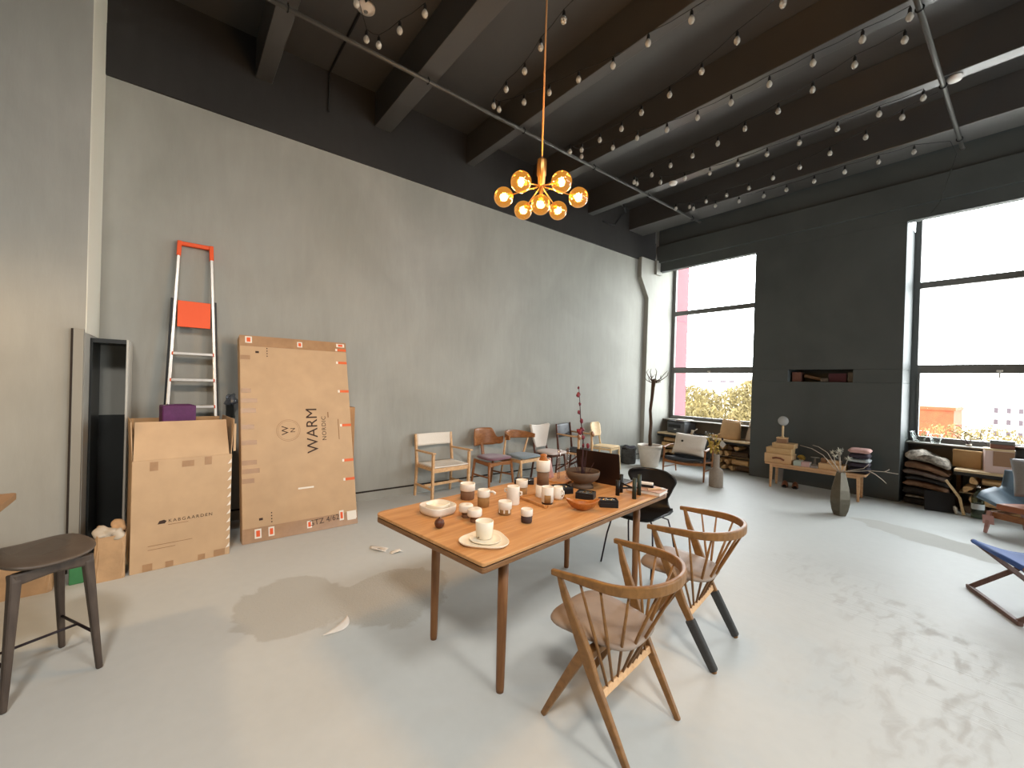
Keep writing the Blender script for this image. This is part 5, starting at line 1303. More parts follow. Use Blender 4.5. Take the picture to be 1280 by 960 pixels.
# folded textiles
def folded(label, x, y, w, d, h, z, mat, seed, grp='folded textiles on the bench'):
    t = onb('folded_textile', label, 'textile', x, y, z, 0.0, grp)
    m = MB(); rows = []
    for i in range(15):
        u = i / 14; xx = (u - 0.5) * w
        e = (1 - (2 * abs(u - 0.5)) ** 8) ** 0.5 if 0 < i < 14 else 0.35
        rows.append([V((xx, d / 2 * math.cos(a) * (0.9 + 0.1 * e) * abs(math.cos(a)) ** -0.35 if abs(math.cos(a)) > 1e-3 else 0, h / 2 + h / 2 * math.copysign(abs(math.sin(a)) ** 0.6, math.sin(a)) * e + 0.0 * seed)) for a in [2 * PI * j / 20 for j in range(20)]])
    m.rings(rows, True, False, True); m.build('fold', mat, t)
zz = 0.0
for lb, w, h, mat in (('bottom dark folded textile of the stack on the bench', 0.24, 0.085, 'textile_dark'), ('plum-black folded textile second from the bottom of the bench stack', 0.235, 0.07, 'textile_plum'), ('pale grey folded textile mid-way up the bench stack', 0.25, 0.05, 'textile_grey'), ('dark plum folded textile under the pink one', 0.235, 0.075, 'textile_plum'), ('pink folded textile on top of the bench stack', 0.25, 0.07, 'textile_pink')):
    folded(lb, 0.545, -0.02 + (0.0 if h > 0.06 else -0.01), w, 0.30, h, zz, mat, 3); zz += h + 0.002
t = thing('slipper_pair', 'pair of brown leather slippers on the floor under the bench', 'shoes', (-2.50, 7.86, 0), math.radians(-75))
for s in (-1, 1):
    MB().prism([(-0.12 + 0.0, s * 0.07 - 0.035), (-0.10, s * 0.07 - 0.04), (0.05, s * 0.07 - 0.045), (0.12, s * 0.07 - 0.025), (0.125, s * 0.07 + 0.025), (0.05, s * 0.07 + 0.045), (-0.10, s * 0.07 + 0.04), (-0.12, s * 0.07 + 0.03)], 0, 0.02).build('sole', 'shoe_sole', t, bevel=0.004)
    MB().sheet(lambda u, v: V((-0.01 + 0.12 * u, s * 0.07 + 0.043 * math.cos(PI * v) * (1 - 0.25 * u * u), 0.02 + (0.075 - 0.045 * u * u) * math.sin(PI * v))), 8, 12, 0.005).build('upper', 'shoe_leather', t)
t = thing('leaning_board', 'small grey board leaning on the pillar behind the left bench legs', 'board', (-2.76, 8.12, 0), 0)
MB().box((0, 0.02, 0.115), (0.12, 0.018, 0.225), M=rot('X', -8)).build('board', 'book_grey', t, bevel=0.002)

# faceted vase with bare branches
t = thing('faceted_vase', 'tall faceted bronze-grey vase standing on the floor before the bench', 'vase', (-1.56, 6.68, 0), math.radians(-17))
rows = [[V((r * math.cos(a + tw), r * math.sin(a + tw), z)) for a in [2 * PI * i / 6 for i in range(6)]] for r, z, tw in ((0.070, 0, 0), (0.098, 0.07, 0), (0.115, 0.16, 0), (0.117, 0.22, 0.0), (0.104, 0.33, 0), (0.078, 0.44, 0), (0.052, 0.545, 0), (0.042, 0.545, 0), (0.045, 0.46, 0), (0.02, 0.44, 0))]
MB().rings(rows, True, False, False).build('vase', 'vase_bronze', t)
t = thing('dried_branches', 'pale bare branches and dried flower heads spreading from the faceted vase', 'branch', (-1.56, 6.68, 0.47))
br = [[(0, 0, 0), (-0.08, 0.0, 0.12), (-0.20, 0.02, 0.26), (-0.33, 0.02, 0.33), (-0.47, 0.03, 0.355)],
      [(0, 0, 0), (-0.06, 0.02, 0.14), (-0.16, 0.04, 0.30), (-0.26, 0.05, 0.36), (-0.33, 0.05, 0.375)],
      [(0, 0, 0), (0.05, -0.02, 0.06), (0.16, -0.02, 0.12), (0.27, 0.0, 0.145), (0.42, 0.02, 0.155), (0.54, 0.03, 0.15)],
      [(0.27, 0.0, 0.145), (0.34, 0.0, 0.11), (0.40, 0.01, 0.06), (0.44, 0.01, 0.02)],
      [(0, 0, 0), (0.06, 0.02, 0.07), (0.14, 0.02, 0.13), (0.22, 0.02, 0.16), (0.27, 0.02, 0.22)],
      [(0, 0, 0), (0.03, -0.02, 0.08), (0.035, -0.02, 0.15)],
      [(0.42, 0.02, 0.155), (0.45, 0.02, 0.18), (0.46, 0.03, 0.19)],
      [(0, 0, 0), (-0.02, 0.03, 0.15), (-0.04, 0.03, 0.30)], [(0, 0, 0), (0.0, -0.02, 0.17), (-0.015, -0.03, 0.33)], [(0, 0, 0), (0.02, 0.05, 0.12), (0.05, 0.06, 0.24)], [(0, 0, 0), (-0.06, 0.0, 0.16), (-0.09, 0.01, 0.31)]]
br = [q if q[0][2] > 0.01 else [q[0], (q[1][0] * 0.3, q[1][1] * 0.3, 0.08)] + [(x, y, max(z, 0.10)) for x, y, z in q[1:]] for q in br]
for q in br: MB().tube(q, [0.0065 - 0.004 * i / (len(q) - 1) for i in range(len(q))], 7).build('branch', 'pale_twig', t)
for k, (c, r) in enumerate((((-0.04, 0.03, 0.315), 0.05), ((-0.01, -0.03, 0.345), 0.052), ((0.055, 0.06, 0.25), 0.05), ((-0.10, 0.01, 0.32), 0.034), ((-0.06, 0.0, 0.27), 0.04))):
    rnd = random.Random(k + 30); m = MB()
    for j in range(26):
        d = V((rnd.gauss(0, 1), rnd.gauss(0, 1), rnd.gauss(0.3, 1))).normalized()
        m.tube([c, V(c) + d * r * rnd.uniform(0.7, 1.1)], [0.0035, 0.0012], 5)
    m.build('flower_head', 'dry_flower', t)

# ------------------------------------------------------------------ right window: hides, boxes, shelf things
HX, HY = -0.968, 8.44
hz = 0.004
hides = [('lowest dark hide of the floor pile right of the pillar', 0.45, 0.42, 0.085, 'hide_charcoal'), ('pale thin hide edge second from the floor in the pile', 0.43, 0.40, 0.03, 'hide_fleece'), ('dark folded hide third in the pile right of the pillar', 0.44, 0.42, 0.10, 'hide_charcoal'), ('brown hide mid-way in the pile right of the pillar', 0.44, 0.40, 0.085, 'hide_brown'), ('charcoal hide above the brown one in the pile', 0.43, 0.40, 0.06, 'hide_charcoal'), ('taupe hide in the upper pile with curling edge', 0.46, 0.40, 0.075, 'hide_taupe'), ('rust brown shaggy hide second from the top of the pile', 0.44, 0.40, 0.10, 'hide_brown'), ('speckled grey fleece on top of the pile right of the pillar', 0.43, 0.40, 0.13, 'hide_fleece')]
for k, (lb, w_, d_, h_, mt) in enumerate(hides):
    t = thing('folded_hide', lb, 'hide', (HX + 0.012 * math.sin(k * 2.1), HY, hz), 0.03 * math.sin(k * 1.7), 'hides piled right of the pillar')
    m = MB(); rows = []; rnd = random.Random(k)
    ph = rnd.uniform(0, 6)
    for i in range(17):
        u = i / 16; xx = (u - 0.5) * w_; e = 1 if 0 < i < 16 else 0.45
        row = []
        for a in [2 * PI * j / 22 for j in range(22)]:
            zl = max(0.0, h_ / 2 + h_ / 2 * math.copysign(abs(math.sin(a)) ** 0.7, math.sin(a)) * e * (1 - 0.12 * abs(math.sin(9 * u + ph + a)) * (1 if k > 4 else 0.4)))
            if k == 7 and math.sin(a) > 0.1: zl += 0.03 * math.sin(11 * u + 3 * a)
            wv = (0.055 * math.sin(2.4 * u + 0.5) - 0.085 * u) * (hz + zl) / 0.6
            row.append(V((xx + 0.012 * math.sin(3 * a + ph), (d_ / 2) * math.copysign(abs(math.cos(a)) ** 0.5, math.cos(a)) * (1 + 0.05 * math.sin(7 * u + ph)) * (0.94 + 0.06 * e), zl + wv)))
        rows.append(row)
    m.rings(rows, True, False, True); m.build('hide', mt, t); hz += h_ * 1.0 + 0.007
t = thing('slate_board', 'black board leaning against the pile of hides beside the right window', 'board', (-0.80, 8.07, 0), math.radians(18))
MB().box((0, 0.03, 0.13), (0.30, 0.02, 0.262), M=rot('X', -14)).build('board', 'black_box', t, bevel=0.003)
MB().blob((0.15, -0.01, 0.055), (0.02, 0.014, 0.05), 7, 0.3, 2).build('torn_label', 'paper', t)
t = thing('timber_offcut', 'pale timber strip leaning diagonally against the hides', 'wood', (-0.655, 8.12, 0), math.radians(10))
MB().strip([(0.07, -0.02, 0.008), (0.03, 0.0, 0.22), (-0.10, 0.02, 0.43)], 0.03, 0.05, up=(0, 1, 0)).build('strip', 'birch', t, bevel=0.003)
RT = 0.58
def onr(name, label, cat, x, y, rz=0.0, z=0.0, group=None): return thing(name, label, cat, (x, y, RT + z), math.radians(rz), group)
t = onr('kraft_carton', 'low wide kraft carton on the right window shelf', 'box', -0.597, 8.60, -4)
MB().span((-0.135, -0.07, 0), (0.135, 0.07, 0.235)).build('body', 'kraft_box', t, bevel=0.003)
MB().span((-0.137, -0.072, 0.2), (0.137, 0.072, 0.238)).build('lid', 'kraft_box', t, bevel=0.002)
t = onr('pink_carton', 'tall pinkish carton with pale yellow lid on the right window shelf', 'box', -0.31, 8.45, 8)
MB().span((-0.13, -0.11, 0), (0.12, 0.11, 0.285)).build('body', 'pink_carton', t, bevel=0.003)
MB().span((-0.06, -0.1125, 0.09), (0.118, -0.11, 0.28)).build('front_panel', 'brown_carton', t)
MB().span((-0.133, -0.114, 0.285), (0.123, 0.114, 0.31)).build('lid', 'sill_wood', t, bevel=0.002)
t = onr('copper_box', 'long low reddish-brown box lying on the pinkish carton', 'box', -0.29, 8.46, 4, 0.312)
MB().span((-0.10, -0.06, 0), (0.11, 0.06, 0.055)).build('body', 'copper_box', t, bevel=0.003)
MB().span((-0.102, -0.062, 0.06), (0.112, 0.062, 0.105)).span((-0.09, -0.05, 0.055), (0.10, 0.05, 0.06)).build('lid', 'frame_grey', t, bevel=0.003)
t = onr('black_canister', 'black ribbed speaker canister right of the pinkish carton', 'speaker', -0.09, 8.50, 0)
MB().lathe([(0.001, 0), (0.09, 0), (0.09, 0.02), (0.082, 0.03), (0.082, 0.30), (0.09, 0.31), (0.088, 0.345), (0.001, 0.345)], 30).build('body', 'speaker_black', t)
MB().lathe([(0.09, 0.346), (0.092, 0.36), (0.001, 0.362)], 30).build('lid', 'white_plastic', t)
t = onr('glass_bowl', 'wide clear glass bowl at the left end of the right window shelf', 'bowl', -1.11, 8.72, 0, 0.283)
MB().lathe([(0.001, 0), (0.06, 0), (0.065, 0.01), (0.105, 0.15), (0.11, 0.16), (0.106, 0.158), (0.06, 0.02), (0.001, 0.014)], 32, caps=False).build('bowl', 'bowl_glass', t)
t = onr('glass_dish', 'second clear glass dish beside the wide glass bowl near the window frame', 'bowl', -0.93, 8.72, 0, 0.283)
MB().lathe([(0.001, 0), (0.05, 0), (0.07, 0.12), (0.074, 0.13), (0.07, 0.128), (0.048, 0.012), (0.001, 0.01)], 28, caps=False).build('bowl', 'bowl_glass', t)
t = thing('window_twigs', 'crooked dark twigs standing in front of the right window behind the kraft carton', 'branch', (-0.60, 8.735, 0.8625))
MB().lathe([(0.001, 0), (0.03, 0), (0.03, 0.03), (0.001, 0.031)], 14).build('holder', 'stoneware', t)
for q in ([(0, 0, 0.02), (-0.05, 0, 0.12), (-0.02, 0.0, 0.17), (-0.10, 0, 0.27), (-0.14, 0, 0.28), (-0.03, 0, 0.30)], [(0, 0, 0.02), (0.02, 0, 0.10), (0.10, 0, 0.12), (0.11, 0, 0.22), (0.20, 0, 0.25)], [(0, 0, 0.02), (-0.09, 0, 0.10), (-0.16, 0, 0.16), (-0.23, 0, 0.155)], [(0.10, 0, 0.12), (0.17, 0, 0.04)], [(-0.05, 0, 0.12), (-0.12, 0, 0.17), (-0.20, 0, 0.20)], [(-0.02, 0, 0.17), (0.05, 0, 0.13), (0.10, 0, 0.12)]):
    MB().tube(q, [0.006 - 0.0035 * i / (len(q) - 1) for i in range(len(q))], 6).build('twig', 'branch_dark', t)

# blue-grey lounge chair at the right edge
t = thing('shell_lounge_chair', 'blue-grey lounge chair with winged shell and pinkish legs at the right edge', 'chair', (0.10, 7.50, 0), math.radians(-114))
def sh(u, v):
    y = (u - 0.5) * 2            # across; wings flare out and forward
    prof = [(0.30, 0.30), (0.20, 0.30), (0.0, 0.28), (-0.16, 0.28), (-0.25, 0.34), (-0.31, 0.46), (-0.36, 0.60), (-0.40, 0.72)]
    k = v * (len(prof) - 1); i = min(int(k), len(prof) - 2); f = k - i
    x, z = [prof[i][q] * (1 - f) + prof[i + 1][q] * f for q in (0, 1)]
    ay = abs(y); wing = max(0, (ay - 0.55) / 0.45)
    return V((x + 0.20 * wing ** 1.3 * (0.2 + 0.8 * v), y * (0.33 + 0.10 * wing + 0.03 * v), z + 0.27 * wing ** 1.2 * (1 - v) ** 0.6 * (0.35 + 0.65 * min(1, v * 3)) - 0.10 * wing * max(0, v - 0.5)))
MB().sheet(sh, 32, 24, 0.028).build('shell', 'blue_shell', t)
MB().sheet(lambda u, v: V((0.33 - 0.52 * u, -0.27 + 0.54 * v, 0.325 - 0.03 * u + 0.02 * math.sin(PI * u) * math.sin(PI * v))), 12, 12, 0.07).build('seat_cushion', 'seat_tan', t, bevel=0.015)
MB().strip([(0.27, -0.34, 0.215), (0.27, 0.34, 0.215)], 0.04, 0.075).build('front_rail', 'teak', t, bevel=0.008)
MB().strip([(-0.22, -0.3, 0.225), (-0.22, 0.3, 0.225)], 0.04, 0.06).build('rear_rail', 'teak', t, bevel=0.006)
for s in (-1, 1):
    MB().strip([(-0.22, s * 0.31, 0.225), (0.27, s * 0.33, 0.225)], 0.03, 0.05).build('side_rail', 'teak', t, bevel=0.005)
    MB().strip([(0.34, s * 0.345, 0), (0.28, s * 0.335, 0.25)], [0.026, 0.045], [0.03, 0.055], up=(1, 0, 0)).build('front_leg', 'pink_leg_wood', t, bevel=0.006)
    MB().strip([(-0.29, s * 0.31, 0), (-0.22, s * 0.30, 0.25)], [0.026, 0.042], [0.03, 0.05], up=(1, 0, 0)).build('rear_leg', 'pink_leg_wood', t, bevel=0.006)
tg = MB().box((0.325, -0.33, 0.155), (0.004, 0.10, 0.10), M=rot('X', 4)).build('price_tag', 'tag_pink', t, bevel=0.001)
t = thing('grey_cushion', 'grey linen cushion standing in the blue-grey lounge chair', 'cushion', (0.06, 7.50, 0.365), math.radians(-114))
cushion(t, 0.44, 0.44, 0.16, rot('Z', 24) @ rot('Y', 70) @ rot('Z', 96), (-0.03, -0.03, 0.31), 'cushion_grey')
t = thing('glass_bottle', 'large clear glass bottle with pale label on the floor behind the blue-grey chair', 'bottle', (-0.46, 8.10, 0))
MB().lathe([(0.001, 0), (0.055, 0), (0.06, 0.01), (0.06, 0.26), (0.05, 0.30), (0.022, 0.34), (0.02, 0.39), (0.018, 0.39), (0.018, 0.34), (0.055, 0.25), (0.055, 0.012), (0.001, 0.01)], 28, caps=False).build('glass', 'bottle_glass', t)
MB().lathe([(0.0612, 0.12), (0.0612, 0.19)], 28, caps=False).build('label', 'bottle_label', t)
MB().lathe([(0.001, 0.39), (0.021, 0.39), (0.021, 0.41), (0.001, 0.411)], 16).build('cap', 'silver', t)

# blue folding stool
t = thing('folding_stool', 'folding stool with blue canvas sling and brown wooden legs at the right edge', 'stool', (-0.30, 4.96, 0))
a_ = V((0, 0, 0.425)); ax = V((0.46, -0.888, 0)) * 0.60; wx = V((0.888, 0.46, 0)) * 0.46
def sling(u, v):
    p = a_ + ax * (0.03 + 0.94 * u) + wx * v
    return p + V((0, 0, 0.012 - 0.045 * math.sin(PI * v) - 0.0 * u)) + wx.normalized() * 0.0 + ax.normalized() * (0.03 * math.sin(PI * v) * (1 - 2 * u))
MB().sheet(sling, 12, 16, 0.006).build('sling', 'blue_canvas', t)
MB().tube([a_, a_ + ax], 0.016, 12).build('seat_bar', 'folding_stool_wood', t)
MB().tube([a_ + wx, a_ + wx + ax], 0.016, 12).build('seat_bar', 'folding_stool_wood', t)
MB().tube([a_ + ax * 0.02, a_ + ax * 0.98], 0.0175, 12).tube([a_ + wx + ax * 0.02, a_ + wx + ax * 0.98], 0.0175, 12).build('canvas_sleeves', 'blue_canvas', t)
f0_, f1_ = V((-0.03, 0.17, 0.016)), V((-0.03, 0.17, 0.016)) + ax * 1.06
for base in (V((-0.03, 0.15, 0.016)), V((-0.03, 0.15, 0.016)) + wx * 1.02):
    MB().strip([base, base + ax * 1.04], 0.03, 0.03).build('foot_bar', 'folding_stool_wood', t, bevel=0.005)
b0 = V((-0.03, 0.15, 0.016))
for k in (0.04, 0.98):
    MB().strip([b0 + ax * k, a_ + wx + ax * k], 0.022, 0.034).build('leg', 'folding_stool_wood', t, bevel=0.005)
    MB().strip([b0 + wx * 1.02 + ax * (k + (0.05 if k < 0.5 else -0.05)), a_ + ax * (k + (0.05 if k < 0.5 else -0.05))], 0.022, 0.034).build('leg', 'folding_stool_wood', t, bevel=0.005)

# ------------------------------------------------------------------ odds and ends inside the pillar slot
for nm, lb, ct, loc, size, mt, M in (
    ('wood_plank', 'pale plank end lying slantwise in the slot in the dark pillar', 'wood', (-2.39, 8.46, 1.80), (0.26, 0.10, 0.05), 'niche_wood', rot('Y', 14)),
    ('cloth_bundle', 'small pale crumpled bundle in the middle of the pillar slot', 'cloth', (-2.21, 8.36, 1.759), (0.10, 0.10, 0.06), 'niche_stuff', rot('Z', 10)),
    ('dark_crate', 'dark reddish box at the left end of the pillar slot', 'box', (-2.62, 8.46, 1.81), (0.13, 0.22, 0.16), 'copper_box', rot('Z', 4)),
    ('maroon_case', 'long maroon case at the right of the pillar slot', 'box', (-2.04, 8.48, 1.80), (0.24, 0.2, 0.14), 'plum_fabric', rot('Z', -4)),
    ('stone_block', 'pale stone block at the right end of the pillar slot', 'block', (-1.862, 8.36, 1.808), (0.07, 0.12, 0.155), 'niche_stuff', rot('Z', 6))):
    o = MB().box((0, 0, 0), size, M=M).build(nm, mt, None, bevel=0.006, loc=loc); tag(o, lb, ct)

# ------------------------------------------------------------------ ceiling rails, string lights, sensors
def rod(label, x, y0, y1, z, clamps):
    t = thing('lighting_rail', label, 'rail', (x, y0, z))
    MB().tube([(0, 0, 0), (0, y1 - y0, 0)], 0.021, 14).build('pipe', 'pipe_grey', t)
    MB().lathe([(0.001, -0.012), (0.026, -0.012), (0.026, 0.012), (0.001, 0.012)], 16, (0, y1 - y0, 0), M=rot('X', 90)).build('end_cap', 'pipe_grey', t)
    for y in clamps:
        MB().tube([(0.027 * math.cos(a), y - y0, 0.027 * math.sin(a)) for a in [2 * PI * i / 16 for i in range(16)]], 0.006, 6, closed=True).tube([(0, y - y0, 0.026), (0, y - y0, 4.784 - z + 0.0)], 0.006, 6).build('clamp', 'wire_black', t)
rod('long grey lighting pipe running under the ceiling beams past the chandelier', -4.12, -2.6, 7.76, 4.735, (-0.64, 0.7, 2.04, 3.37, 4.71, 6.08, 7.5))
rod('shorter grey lighting pipe under the beams at the upper right', -0.68, 3.9, 7.80, 4.735, (4.71, 6.08, 7.5))
def string_light(label, pts, wire_extra=()):
    t = thing('string_light', label, 'string light', (pts[0][0], pts[0][1], 4.62), 0, 'string lights zigzagging under the ceiling')
    o = V((pts[0][0], pts[0][1], 4.62)); ZW = 0.095
    P = [V((x, y, 4.62)) - o for x, y in pts]; path = []
    for i, p in enumerate(P):
        path.append(p + V((0, 0, ZW)))
        if i < len(P) - 1: path.append((p + P[i + 1]) / 2 + V((0, 0, ZW - 0.012)))
    path = [V(q) - o for q in wire_extra[:1]] + path + [V(q) - o for q in wire_extra[1:]]
    MB().tube(path, 0.003, 5).build('wire', 'wire_black', t)
    for p in P:
        b = MB().lathe([(0.001, -0.030), (0.016, -0.026), (0.026, -0.008), (0.027, 0.006), (0.020, 0.026), (0.013, 0.036)], 14, p, caps=False).build('bulb', 'bulb_glass', t)
        MB().lathe([(0.012, 0.034), (0.014, 0.036), (0.014, 0.068), (0.006, 0.085), (0.003, 0.097), (0.001, 0.098)], 10, p).build('socket', 'socket_black', b)
        MB().lathe([(0.001, -0.012), (0.006, -0.008), (0.007, 0.012), (0.003, 0.034)], 8, p).build('filament_core', 'silver', b)
string_light('string light with four bulbs near the round ceiling detector, leftmost of the strings', [(-3.27, 1.57), (-3.57, 1.48), (-3.85, 1.40), (-3.86, 1.29), (-3.55, 1.10), (-3.2, 1.05), (-2.85, 1.02)])
string_light('string light doubling back behind the chandelier cord', [(-2.2, 2.46), (-2.56, 2.49), (-2.90, 2.54), (-3.22, 2.62), (-3.54, 2.64), (-3.84, 2.70), (-3.85, 2.78), (-3.57, 2.91), (-3.28, 3.01), (-2.95, 3.10), (-2.61, 3.21), (-2.24, 3.23), (-1.87, 3.29), (-1.5, 3.3)])
string_light('string light in the bay just right of the chandelier cord, reaching the top edge', [(-1.33, 3.69), (-1.72, 3.79), (-2.10, 3.91), (-2.48, 3.98), (-2.84, 4.01), (-3.17, 4.09), (-3.49, 4.08), (-3.79, 4.08), (-3.92, 4.0), (-3.9, 4.2), (-3.49, 4.34), (-3.16, 4.39), (-2.83, 4.51), (-2.48, 4.56), (-2.12, 4.58), (-1.75, 4.58), (-1.38, 4.58), (-1.02, 4.585), (-0.72, 4.59)])
string_light('string light in the second bay from the windows with a long black wire', [(-0.79, 4.86), (-1.14, 4.89), (-1.50, 4.99), (-1.85, 5.10), (-2.22, 5.16), (-2.57, 5.23), (-2.92, 5.27), (-3.24, 5.28), (-3.56, 5.32), (-3.86, 5.32), (-3.86, 5.39), (-3.60, 5.61), (-3.3, 5.76), (-2.99, 5.88), (-2.63, 5.93), (-2.27, 5.94), (-1.91, 5.95), (-1.53, 5.955), (-1.16, 5.96), (-0.81, 5.96)])
string_light('string light nearest the window wall, ending at the short rail', [(-1.01, 6.22), (-1.36, 6.39), (-1.74, 6.50), (-2.11, 6.61), (-2.46, 6.67), (-2.82, 6.75), (-3.15, 6.75), (-3.47, 6.73), (-3.76, 6.74), (-3.95, 6.64), (-3.75, 6.85), (-3.45, 7.01), (-3.12, 7.12), (-2.78, 7.20), (-2.47, 7.22), (-2.11, 7.21), (-1.75, 7.20), (-1.39, 7.20), (-1.05, 7.22)],
             ((-0.72, 6.1, 4.70), (-0.75, 7.4, 4.70), (-0.72, 7.72, 4.65), (-0.9, 8.1, 4.2), (-1.0, 8.2, 4.1)))
t = thing('ceiling_detector', 'round white detector disc on the dark ceiling at the upper left', 'detector', (-4.21, 1.394, CZ))
MB().lathe([(0.001, -0.05), (0.04, -0.048), (0.05, -0.03), (0.085, -0.022), (0.088, 0), (0.001, 0)], 28).build('housing', 'white_plastic', t)
MB().lathe([(0.001, -0.056), (0.018, -0.055), (0.022, -0.048)], 18).build('sensor_eye', 'frame_grey', t)
for x, y, lb in ((-3.66, 6.05, 'small white sensor under the beam near the left end of the long black wire'), (-0.60, 6.09, 'small white sensor under the beam beside the short rail')):
    t = thing('ceiling_sensor', lb, 'sensor', (x, y, 4.784), 0)
    MB().lathe([(0.001, -0.04), (0.05, -0.036), (0.062, -0.012), (0.062, 0), (0.001, 0)], 22).build('housing', 'white_plastic', t)

# ------------------------------------------------------------------ outside
GZ = -10.0
o = MB().span((-90, 9.6, GZ - 0.3), (100, 140, GZ)).build('ground_outside', 'ground_out'); struct(o)
t = thing('pink_facade', 'pink panelled wing of the building seen through the left window', 'building', (-6.6, 9.3, GZ))
MB().span((-1.2, 0, 0), (1.185, 0.5, 20)).build('wall', 'facade_pink', t)
for z in (10.9, 13.15, 15.2):
    MB().span((-1.2, -0.004, z), (1.19, 0.5, z + 0.02)).build('panel_joint', 'facade_joint', t)
def out_tree(label, x, y, h, w, seed, leaves, grp, lt=0.34):
    t = thing('leafy_tree', label, 'tree', (x, y, GZ), 0, grp)
    rnd = random.Random(seed); H = h - GZ
    MB().tube([(0, 0, 0), (0.1, 0, H * 0.35), (0.0, 0.1, H * 0.6)], [0.2, 0.15, 0.1], 8).build('trunk', 'trunk_grey', t)
    m = MB()
    for k in range(46):
        a = rnd.uniform(0, 6.28); e = rnd.uniform(0.25, 1.2); L = w * rnd.uniform(0.5, 0.85)
        p = V((0, 0, H * rnd.uniform(0.4, 0.75))); q = p + V((math.cos(a) * L * math.cos(e), math.sin(a) * L * math.cos(e), L * math.sin(e)))
        q.z = min(q.z, H); mid = (p + q) / 2 + V((rnd.uniform(-0.2, 0.2), rnd.uniform(-0.2, 0.2), 0.1))
        m.tube([p, mid, q], [0.05, 0.03, 0.012], 5)
        for j in range(3):
            r_ = lerp(mid, q, rnd.random()); m.tube([r_, r_ + V((rnd.uniform(-0.25, 0.25), rnd.uniform(-0.25, 0.25), rnd.uniform(-0.1, 0.7)))], [0.02, 0.008], 4)
    m.build('branches', 'trunk_grey', t)
    m = MB()
    for k in range(leaves):
        a = rnd.uniform(0, 6.28); r = w * math.sqrt(rnd.random()); z = H * (0.55 + 0.45 * rnd.random()) - 0.35 * r * r / w
        c = V((math.cos(a) * r, math.sin(a) * r, z)); s = rnd.uniform(0.07, 0.15)
        M = Euler((rnd.uniform(0, 6), rnd.uniform(0, 6), rnd.uniform(0, 6))).to_matrix()
        q = [m.bm.verts.new(c + M @ V(v) * s) for v in ((-1, 0, 0), (0, -0.5, 0.1), (1, 0, 0), (0, 0.5, 0.1))]
        m.bm.faces.new(q)
    m.build('foliage', 'spring_leaf', t)
G1 = 'trees outside the left window'
for k, (x, y, h, w) in enumerate(((-8.1, 16.3, -0.3, 1.5), (-10.7, 20.2, 0.9, 1.5), (-7.5, 20.2, 1.0, 1.5), (-13.1, 24.3, 1.7, 1.75), (-9.4, 24.3, 2.0, 1.75), (-15.2, 28.6, 1.8, 1.9), (-11.1, 28.6, 2.2, 1.9))):
    out_tree('yellow-green spring tree outside behind the left window glass', x, y, h, w, k + 1, 5200, G1)
G2 = 'trees outside the right window'
for k, (x, y, h, w) in enumerate(((-3.4, 38, -0.2, 1.5), (-0.2, 38, -0.6, 1.5), (-1.8, 41.3, -0.3, 1.5), (-5.2, 42, -1.5, 1.5))):
    out_tree('pale spring tree far outside behind the right window glass', x, y, h, w, k + 20, 1800, G2)
def building(label, x0, x1, y, zt, d, mat, wins, ww=0.9, wh=1.3):
    t = thing('city_building', label, 'building', ((x0 + x1) / 2, y, GZ))
    W_ = x1 - x0
    MB().span((-W_ / 2, 0, 0), (W_ / 2, d, zt - GZ)).build('wall', mat, t)
    MB().span((-W_ / 2 - 0.1, -0.1, zt - GZ), (W_ / 2 + 0.1, d + 0.1, zt - GZ + 0.25)).build('roof', mat, t)
    for wx_, wz in wins:
        MB().span((wx_ - W_ / 2 - ww / 2, -0.03, wz - GZ - wh / 2), (wx_ - W_ / 2 + ww / 2, 0.02, wz - GZ + wh / 2)).build('window', 'pane_dark', t)
building('orange brick building outside the right window', -6.6, -4.15, 48, 0.35, 6, 'facade_brick', [(0.5, -4.0), (1.6, -4.0)])
building('white apartment block with small dark windows far outside the right window', -4.6, 6.0, 62, 3.0, 9, 'facade_white', [(x, z) for z in (0.25, -0.85, -2.0) for x in (2.05, 2.85, 3.6, 5.0, 6.2)], 0.28, 0.5)
building('long pale building far outside the left window', -32, -17, 62, 3.2, 8, 'facade_white', [(x, 2.6) for x in (1.5, 3.4, 4.6, 7.0, 8.4)], 0.8, 0.35)

# ------------------------------------------------------------------ pendant behind the camera, and added fill spots
def fixture(name, loc):
    o = bpy.data.objects.new(name, None); COL.objects.link(o); o.parent = bpy.data.objects['ceiling']; o.location = loc; return o
t = fixture('dome_pendant', (-3.35, -1.75, 2.05))
MB().lathe([(0.16, -0.02), (0.155, 0.03), (0.11, 0.09), (0.03, 0.12), (0.02, 0.14), (0.018, 0.14), (0.028, 0.115), (0.105, 0.085), (0.15, 0.028), (0.155, -0.02)], 28, caps=False).build('shade', 'shade_black', t)
MB().tube([(0, 0, 0.13), (0, 0, CZ - 2.05)], 0.004, 6).build('cord', 'wire_black', t)
MB().lathe([(0.001, -0.02), (0.03, 0.0), (0.03, 0.03), (0.012, 0.07)], 16).build('light_bulb', 'pendant_bulb', t)
L = bpy.data.lights.new('pendant_light', 'POINT'); L.color = (1.0, 0.66, 0.34); L.energy = PEND_W; L.shadow_soft_size = 0.05
o = bpy.data.objects.new('pendant_light', L); COL.objects.link(o); o.parent = t; o.location = (0, 0, -0.04)
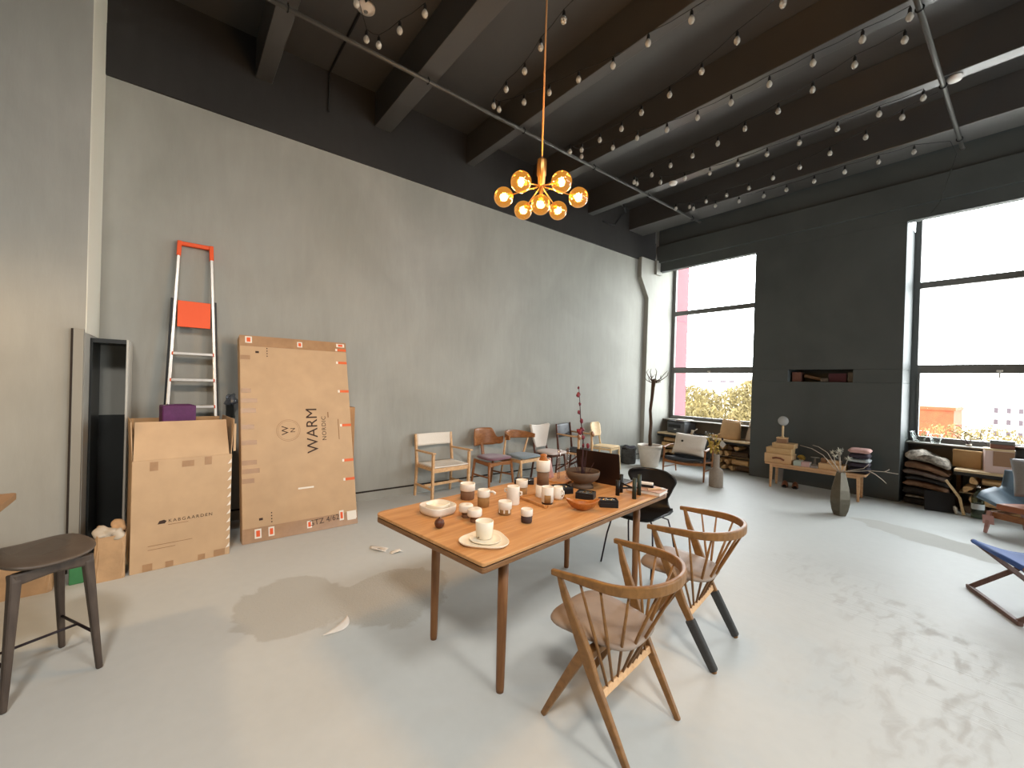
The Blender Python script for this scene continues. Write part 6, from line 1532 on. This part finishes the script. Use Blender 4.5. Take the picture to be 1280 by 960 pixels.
for k, (x, y, z, tx, ty) in enumerate(((1.2, -0.9, 4.6, -2.7, 0.6), (1.6, 1.6, 4.6, -1.8, 1.6))):
    t = fixture('added_fill_spot', (x, y, z))  # unseen spot added to brighten the floor, table and cartons
    d = (V((tx, ty, 0)) - V((x, y, z))).normalized(); q = d.to_track_quat('-Z', 'Y')
    Mq = q.to_matrix()
    MB().lathe([(0.05, 0.14), (0.055, 0.13), (0.075, 0.0), (0.07, 0.0), (0.05, 0.12)], 20, M=Mq, caps=False).build('shade', 'shade_black', t)
    MB().tube([(0, 0, 0.1), (0, 0, CZ - z)], 0.012, 8).build('stem', 'shade_black', t)
    MB().lathe([(0.001, 0.03), (0.03, 0.04), (0.03, 0.07), (0.001, 0.075)], 14, M=Mq).build('light_bulb', 'pendant_bulb', t)
    L = bpy.data.lights.new('fill_spot_light', 'SPOT'); L.color = (1.0, 0.96, 0.91); L.energy = FILL_SPOT_W * (1.0, 0.45)[k]; L.spot_size = math.radians(105); L.spot_blend = 1.0; L.shadow_soft_size = 0.35
    o = bpy.data.objects.new('fill_spot_light', L); COL.objects.link(o); o.parent = t; o.location = d * 0.03; o.rotation_euler = q.to_euler()

# ------------------------------------------------------------------ daylight
wd = bpy.data.worlds.new('overcast_sky'); scene.world = wd; wd.use_nodes = True
bg = wd.node_tree.nodes['Background']; bg.inputs['Color'].default_value = (0.93, 0.97, 1.0, 1); bg.inputs['Strength'].default_value = SKY
wd.cycles.sampling_method = 'MANUAL'; wd.cycles.sample_map_resolution = 64
for n, (x0, x1) in enumerate(WINS):
    A = bpy.data.lights.new('window_portal', 'AREA'); A.shape = 'RECTANGLE'; A.size = x1 - x0; A.size_y = 3.4; A.cycles.is_portal = True
    ao = bpy.data.objects.new('window_portal', A); COL.objects.link(ao); ao.location = ((x0 + x1) / 2, 9.02, 2.6); ao.rotation_euler = (math.radians(-90), 0, 0)
for a, b in SWINS:
    A = bpy.data.lights.new('window_portal', 'AREA'); A.shape = 'RECTANGLE'; A.size = 3.4; A.size_y = b - a; A.cycles.is_portal = True
    ao = bpy.data.objects.new('window_portal', A); COL.objects.link(ao); ao.location = (8.25, (a + b) / 2, 2.53); ao.rotation_euler = (0, math.radians(90), 0)
vs = scene.view_settings
vs.view_transform = 'Standard'; vs.look = 'None'; vs.exposure = EXPO; vs.gamma = 1.0; vs.use_curve_mapping = False
cy = scene.cycles
cy.use_denoising = True; cy.max_bounces = 8; cy.diffuse_bounces = 5; cy.glossy_bounces = 3; cy.transparent_max_bounces = 16; cy.transmission_bounces = 4
cy.sample_clamp_indirect = 8.0; cy.caustics_reflective = False; cy.caustics_refractive = False
